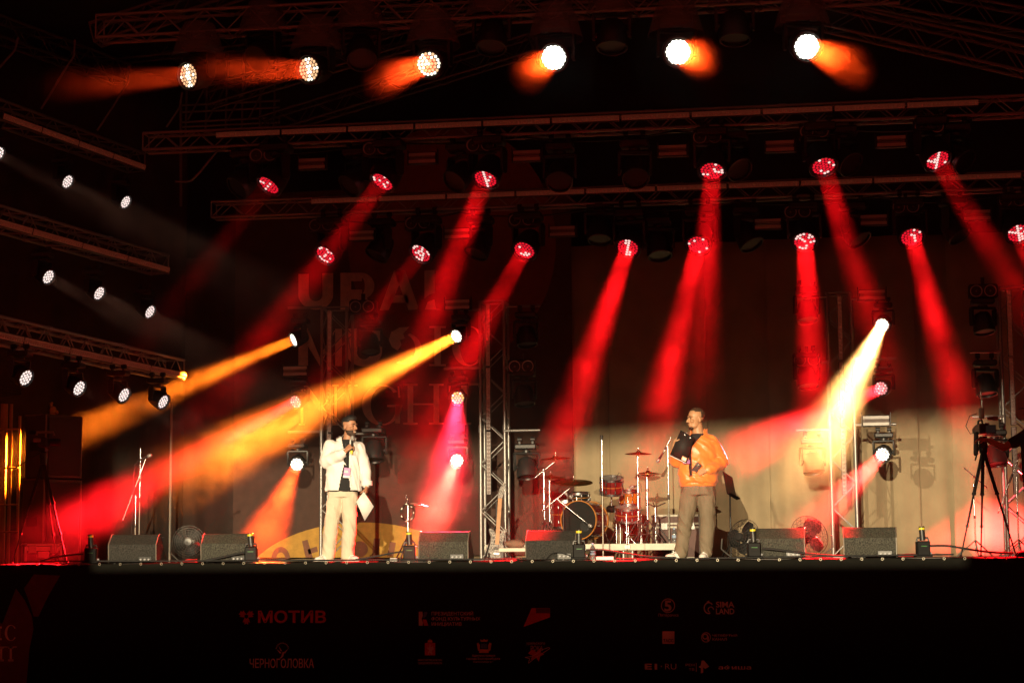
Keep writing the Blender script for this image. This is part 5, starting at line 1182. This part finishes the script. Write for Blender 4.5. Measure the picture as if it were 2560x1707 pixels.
B.done('trousers', 'trousers_cream', m1, .009, 3, folds(.012, 9, 3.2, 9, .4))
shoe(m1, Matrix.Translation((-.215, .02, 0)) @ Matrix.Rotation(-.75, 4, 'Z')); shoe(m1, Matrix.Translation((.035, .015, 0)) @ Matrix.Rotation(.75, 4, 'Z'))
rod('lanyard', (.02, -.128, 1.46), (.03, -.150, 1.16), .004, m1, BLACK_ME); 
bd = MB().box((0, 0, 0), (.085, .006, .125), bev=.003).build('badge', 'badge_purple', m1, M=Matrix.Translation((.038, -.160, 1.095)) @ Matrix.Rotation(.12, 4, 'Y'))
MB().box((0, -.0038, -.05), (.083, .001, .026)).box((-.012, -.0038, .022), (.045, .001, .010)).box((-.008, -.0038, .005), (.05, .001, .009)).build('badge_print', 'paper', bd)
mm = thing('handheld_microphone', 'silver-headed microphone held by the person in the white shirt', 'microphone', m1.matrix_basis @ V((0, 0, 0)), YAW)
mm.location = m1.location
d_ = V((.06, -.02, 1)).normalized(); mo = mic(mm, (.098, -.212, 1.335), d_, .20, name='body')
MB().lathe([(.0145, -.012), (.0165, -.012), (.0165, .03), (.0145, .03)], n=14).build('yellow_ring', 'yellow_tape', mo)
pp = thing('clipboard', 'white paper sheets on a clipboard held low by the person in white', 'clipboard', m1.location, YAW)
cb = MB()._add([(.238, -.075, .865), (.362, -.05, .68), (.25, -.05, .505), (.148, -.075, .74)], [(0, 1, 2, 3)]).build('sheets', 'paper', pp); cb.modifiers.new('s', 'SOLIDIFY').thickness = .004
o = MB()._add([(.243, -.068, .868), (.368, -.043, .683), (.256, -.043, .498), (.15, -.068, .733)], [(0, 1, 2, 3)]).build('board', 'clip_black', pp); q = o.modifiers.new('s', 'SOLIDIFY'); q.thickness = .004; q.offset = 1
# ---------------------------------------------------------------- person in the orange jacket
p0 = at(1742, 1396, YF+.75); m2 = thing('person', 'person in an orange jacket holding a black clipboard and a phone', 'person', (p0.x, p0.y, 0), YAW)
B = Body(); HC = V((.015, -.01, 1.70)); HM = head_parts(B, HC, -1.15, .05, 1.06)
B.cap((.055, .02, 1.50), .072, (.03, .01, 1.63), .068); B.loft([(.03, 0, .9, .17, .12), (.03, 0, 1.1, .18, .13), (.04, .0, 1.3, .18, .125), (.05, .01, 1.44, .16, .095), (.05, .02, 1.53, .07, .07)])
B.chain(((.215, 0, 1.42), .06), ((.315, .04, 1.17), .05), ((.12, -.17, 1.075), .034)); B.chain(((-.11, .0, 1.42), .06), ((-.235, -.05, 1.19), .048), ((-.265, -.15, 1.355), .032))
B.chain(((-.06, 0, .9), .09), ((-.13, -.02, .48), .06), ((-.185, .02, .10), .045)); B.chain(((.13, 0, .9), .09), ((.135, -.01, .48), .06), ((.115, .03, .10), .045))
hand(B, (.125, -.175, 1.08), (-.85, -.18, -.30), (-.1, .85, -.5), -1, (.55, .75, .5), .085, .1)       # hand with the phone
hand(B, (-.268, -.155, 1.365), (.25, -.05, .95), (.85, -.35, .1), -1, (.75, .7, .5), .08, .0)       # hand on the clipboard
B.done('body', 'skin_light', m2, .0055, 3)
face_bits(m2, HM, 'hair_brown')
shell(m2, 'hair', 'hair_brown', HM, [((0, .018, .048), (.080, .099, .087))], lambda c: (c.z > .085 or (c.y > .03 and c.z > .015)) and not (c.y < -.035 and c.z < .105), .006)
shell(m2, 'beard', 'hair_brown', HM, [((0, -.062, -.093), (.034, .030, .0265))], lambda c: c.z < -.085 and c.y < -.05, .004, .001)
B = Body(); B.loft([(.03, .0, .89, .205, .145), (.03, 0, 1.0, .20, .148), (.035, 0, 1.2, .20, .145), (.04, .005, 1.38, .185, .12), (.05, .012, 1.46, .14, .09), (.055, .018, 1.525, .084, .08)])
B.done('tee_shirt', 'tee_black', m2, .009, 3, folds(.003, 9, 4, 3))
B = Body(); B.loft([(.03, .0, .905, .222, .158), (.03, -.005, .94, .235, .172), (.03, -.005, 1.05, .236, .175), (.035, 0, 1.2, .230, .168), (.04, .004, 1.36, .222, .145), (.05, .01, 1.46, .195, .112), (.055, .02, 1.52, .11, .095), (.065, .024, 1.595, .098, .090)])
B.chain(((.20, .0, 1.42), .09), ((.31, .04, 1.19), .097), ((.20, -.10, 1.10), .080), ((.15, -.145, 1.085), .062)); B.chain(((-.10, .0, 1.41), .085), ((-.23, -.04, 1.20), .088), ((-.258, -.115, 1.27), .062))
def cutm2(c):
    if c.z > 1.585: return True
    if c.z > 1.50 and c.y < .0 and (c.x < .12): return c.y < .02 and -.1 < c.x < .105
    if c.z > 1.36: u = (c.z-1.36)/.14; return c.y < -.02 and -.085-.0*u < c.x < -.05+.13*u
    if c.z > 1.0: return c.y < -.02 and -.090 < c.x < -.055 and not (c.y < -.19)
    return False
B.done('jacket', 'jacket_orange', m2, .0085, 2, folds(.016, 8, 6, 14, .8), cutm2, .005)
B = Body(); B.loft([(.03, .0, .882, .214, .152), (.03, .0, .905, .222, .160), (.03, 0, .928, .222, .160)]); B.done('waistband', 'jacket_orange', m2, .007, 2, folds(.003, 30, 3, 4))
B = Body(); B.loft([(.03, 0, .78, .195, .14), (.03, 0, .86, .20, .145), (.03, 0, .93, .19, .135)])
B.chain(((-.065, 0, .80), .115), ((-.13, -.02, .47), .088), ((-.175, .02, .16), .077), ((-.185, .02, .075), .075)); B.chain(((.13, 0, .80), .115), ((.138, -.01, .47), .090), ((.12, .025, .16), .078), ((.115, .025, .075), .076))
B.done('trousers', 'trousers_khaki', m2, .009, 3, folds(.014, 9, 3.2, 21, .4))
shoe(m2, Matrix.Translation((-.20, .02, 0)) @ Matrix.Rotation(-1.15, 4, 'Z')); shoe(m2, Matrix.Translation((.11, .02, 0)) @ Matrix.Rotation(-.35, 4, 'Z'))
cbd = thing('clipboard', 'black clipboard with a small orange sticker held to the chest', 'clipboard', m2.location, YAW)
xz = lambda px, py: ((px-1742)/201, (1396-py)/201)
C4 = [xz(1704, 1083), xz(1737, 1103), xz(1716, 1163), xz(1677, 1143)]
yb_ = lambda x: -.235-.15*(x+.15)
o = MB()._add([(x, yb_(x), z) for x, z in C4], [(0, 1, 2, 3)]).build('board', 'clip_black', cbd); q = o.modifiers.new('s', 'SOLIDIFY'); q.thickness = .008; q.offset = 0
for f_ in (.3, .68):
    a_ = V((C4[0][0]*(1-f_)+C4[1][0]*f_, 0, C4[0][1]*(1-f_)+C4[1][1]*f_-.03)); MB().cyl((a_.x, yb_(a_.x)-.004, a_.z), (a_.x, yb_(a_.x)-.008, a_.z), .006, n=10).build('rivet', 'chrome', cbd)
def onb(u, v_, l_): 
    a = V(C4[0]+(0,)).lerp(V(C4[1]+(0,)), u); b = V(C4[3]+(0,)).lerp(V(C4[2]+(0,)), u); c = a.lerp(b, v_); return (c.x, yb_(c.x)-l_, c.y)
st_ = MB()._add([onb(.68, .83, .0055), onb(.95, .83, .0055), onb(.95, .97, .0055), onb(.68, .97, .0055)], [(0, 1, 2, 3)]).build('sticker', 'jacket_orange', cbd)
for v0, v1 in ((.875, .90), (.91, .93), (.94, .96)): MB()._add([onb(.74, v0, .0065), onb(.92, v0, .0065), onb(.92, v1, .0065), onb(.74, v1, .0065)], [(0, 1, 2, 3)]).build('sticker_print', 'paper', st_)
o = MB()._add([onb(.0, 1.0, -.006), onb(1, 1.0, -.006), onb(1, 1.03, -.006), onb(0, 1.03, -.006)], [(0, 1, 2, 3)]).build('sheets', 'paper', cbd); o.modifiers.new('s', 'SOLIDIFY').thickness = .006
mm2 = thing('handheld_microphone', 'white-topped microphone held behind the black clipboard', 'microphone', m2.location, YAW)
mic(mm2, (-.20, -.185, 1.34), (.42, .1, .9), .20, name='body')
ph = thing('mobile_phone', 'dark mobile phone in the lowered hand of the orange-jacketed person', 'phone', m2.location, YAW)
PM = Matrix.Translation((-.005, -.195, 1.095)) @ Matrix.Rotation(.65, 4, 'Y') @ Matrix.Rotation(.25, 4, 'X')
o = MB().box((0, 0, 0), (.072, .009, .145), bev=.004).build('case', 'black_plastic', ph, M=PM); MB().box((-.012, -.006, .045), (.034, .004, .036), bev=.002).build('camera_bump', 'trim_metal', ph, M=PM)
for q in ((-.02, .052), (-.004, .038), (-.02, .036)): MB().cyl((q[0], -.007, q[1]), (q[0], -.010, q[1]), .0065, n=10).build('camera_lens', 'lens_dark', ph, M=PM)
MB().box((.03, -.15, 1.175), (.085, .006, .05), bev=.003).build('badge', 'badge_purple', m2, M=Matrix.Translation((-.15, -.03, .0)))
# ---------------------------------------------------------------- camera operator at the right edge
p0 = at(2600, 1388, YF+.15); m3 = thing('person', 'camera operator in black clothes reaching for the right tripod', 'person', (p0.x, p0.y, 0), YAW)
B = Body(); HM = head_parts(B, V((-.02, 0, 1.68)), -1.35, .1)
B.cap((.03, .02, 1.48), .062, (.0, .01, 1.6), .058); B.loft([(.03, 0, .9, .15, .12), (.03, 0, 1.2, .17, .12), (.04, .01, 1.43, .15, .09), (.04, .02, 1.51, .06, .06)])
hx = (2470-2600)/201; hz = (1388-1112)/201
B.chain(((-.10, .05, 1.40), .056), ((-.35, .08, 1.265), .044), ((hx+.12, .1, hz-.02), .030)); B.chain(((.2, 0, 1.4), .056), ((.28, 0, 1.15), .045), ((.2, -.15, 1.0), .03))
B.chain(((-.05, 0, .9), .09), ((-.06, -.02, .48), .06), ((-.08, .02, .10), .045)); B.chain(((.12, 0, .9), .09), ((.14, -.01, .48), .06), ((.12, .03, .10), .045))
hand(B, (hx+.12, .1, hz-.02), (-1, 0, .15), (0, -.2, -1), 1, (.35, .55, .45), .09, .1); hand(B, (.2, -.15, 1.0), (-.6, -.6, -.2), (.3, .1, -1), 1, (.6, .6, .4), .085, .1)
B.done('body', 'skin', m3, .0065, 3); face_bits(m3, HM, 'hair_black')
shell(m3, 'cap', 'cap_black', HM, [((0, .014, .05), (.084, .103, .088))], lambda c: c.z > .035, .001)
MB()._add([HM @ V(q) for q in ((-.065, -.07, .052), (.065, -.07, .052), (.055, -.17, .035), (0, -.185, .036), (-.055, -.17, .035))], [(0, 1, 2, 3, 4)]).build('cap_brim', 'cap_black', m3).modifiers.new('s', 'SOLIDIFY').thickness = .005
B = Body(); B.loft([(.03, 0, .86, .19, .14), (.03, 0, 1.05, .195, .145), (.03, 0, 1.3, .20, .135), (.04, .01, 1.43, .17, .10), (.04, .02, 1.5, .08, .075)]); B.chain(((-.09, .04, 1.40), .078), ((-.24, .07, 1.32), .066)); B.chain(((.19, 0, 1.39), .075), ((.25, 0, 1.24), .07))
B.done('tee_shirt', 'tee_black', m3, .009, 3, folds(.006, 8, 5, 8, .5))
B = Body(); B.loft([(.03, 0, .80, .175, .13), (.03, 0, .92, .175, .13)]); B.chain(((-.05, 0, .82), .105), ((-.065, -.02, .47), .082), ((-.08, .02, .10), .072)); B.chain(((.12, 0, .82), .105), ((.14, -.01, .47), .082), ((.12, .03, .10), .072))
B.done('trousers', 'tee_black', m3, .010, 3, folds(.008, 6, 6, 3, .5))
shoe(m3, Matrix.Translation((-.09, .02, 0)) @ Matrix.Rotation(-1.2, 4, 'Z'), 'cap_black'); shoe(m3, Matrix.Translation((.11, .03, 0)) @ Matrix.Rotation(-.9, 4, 'Z'), 'cap_black')
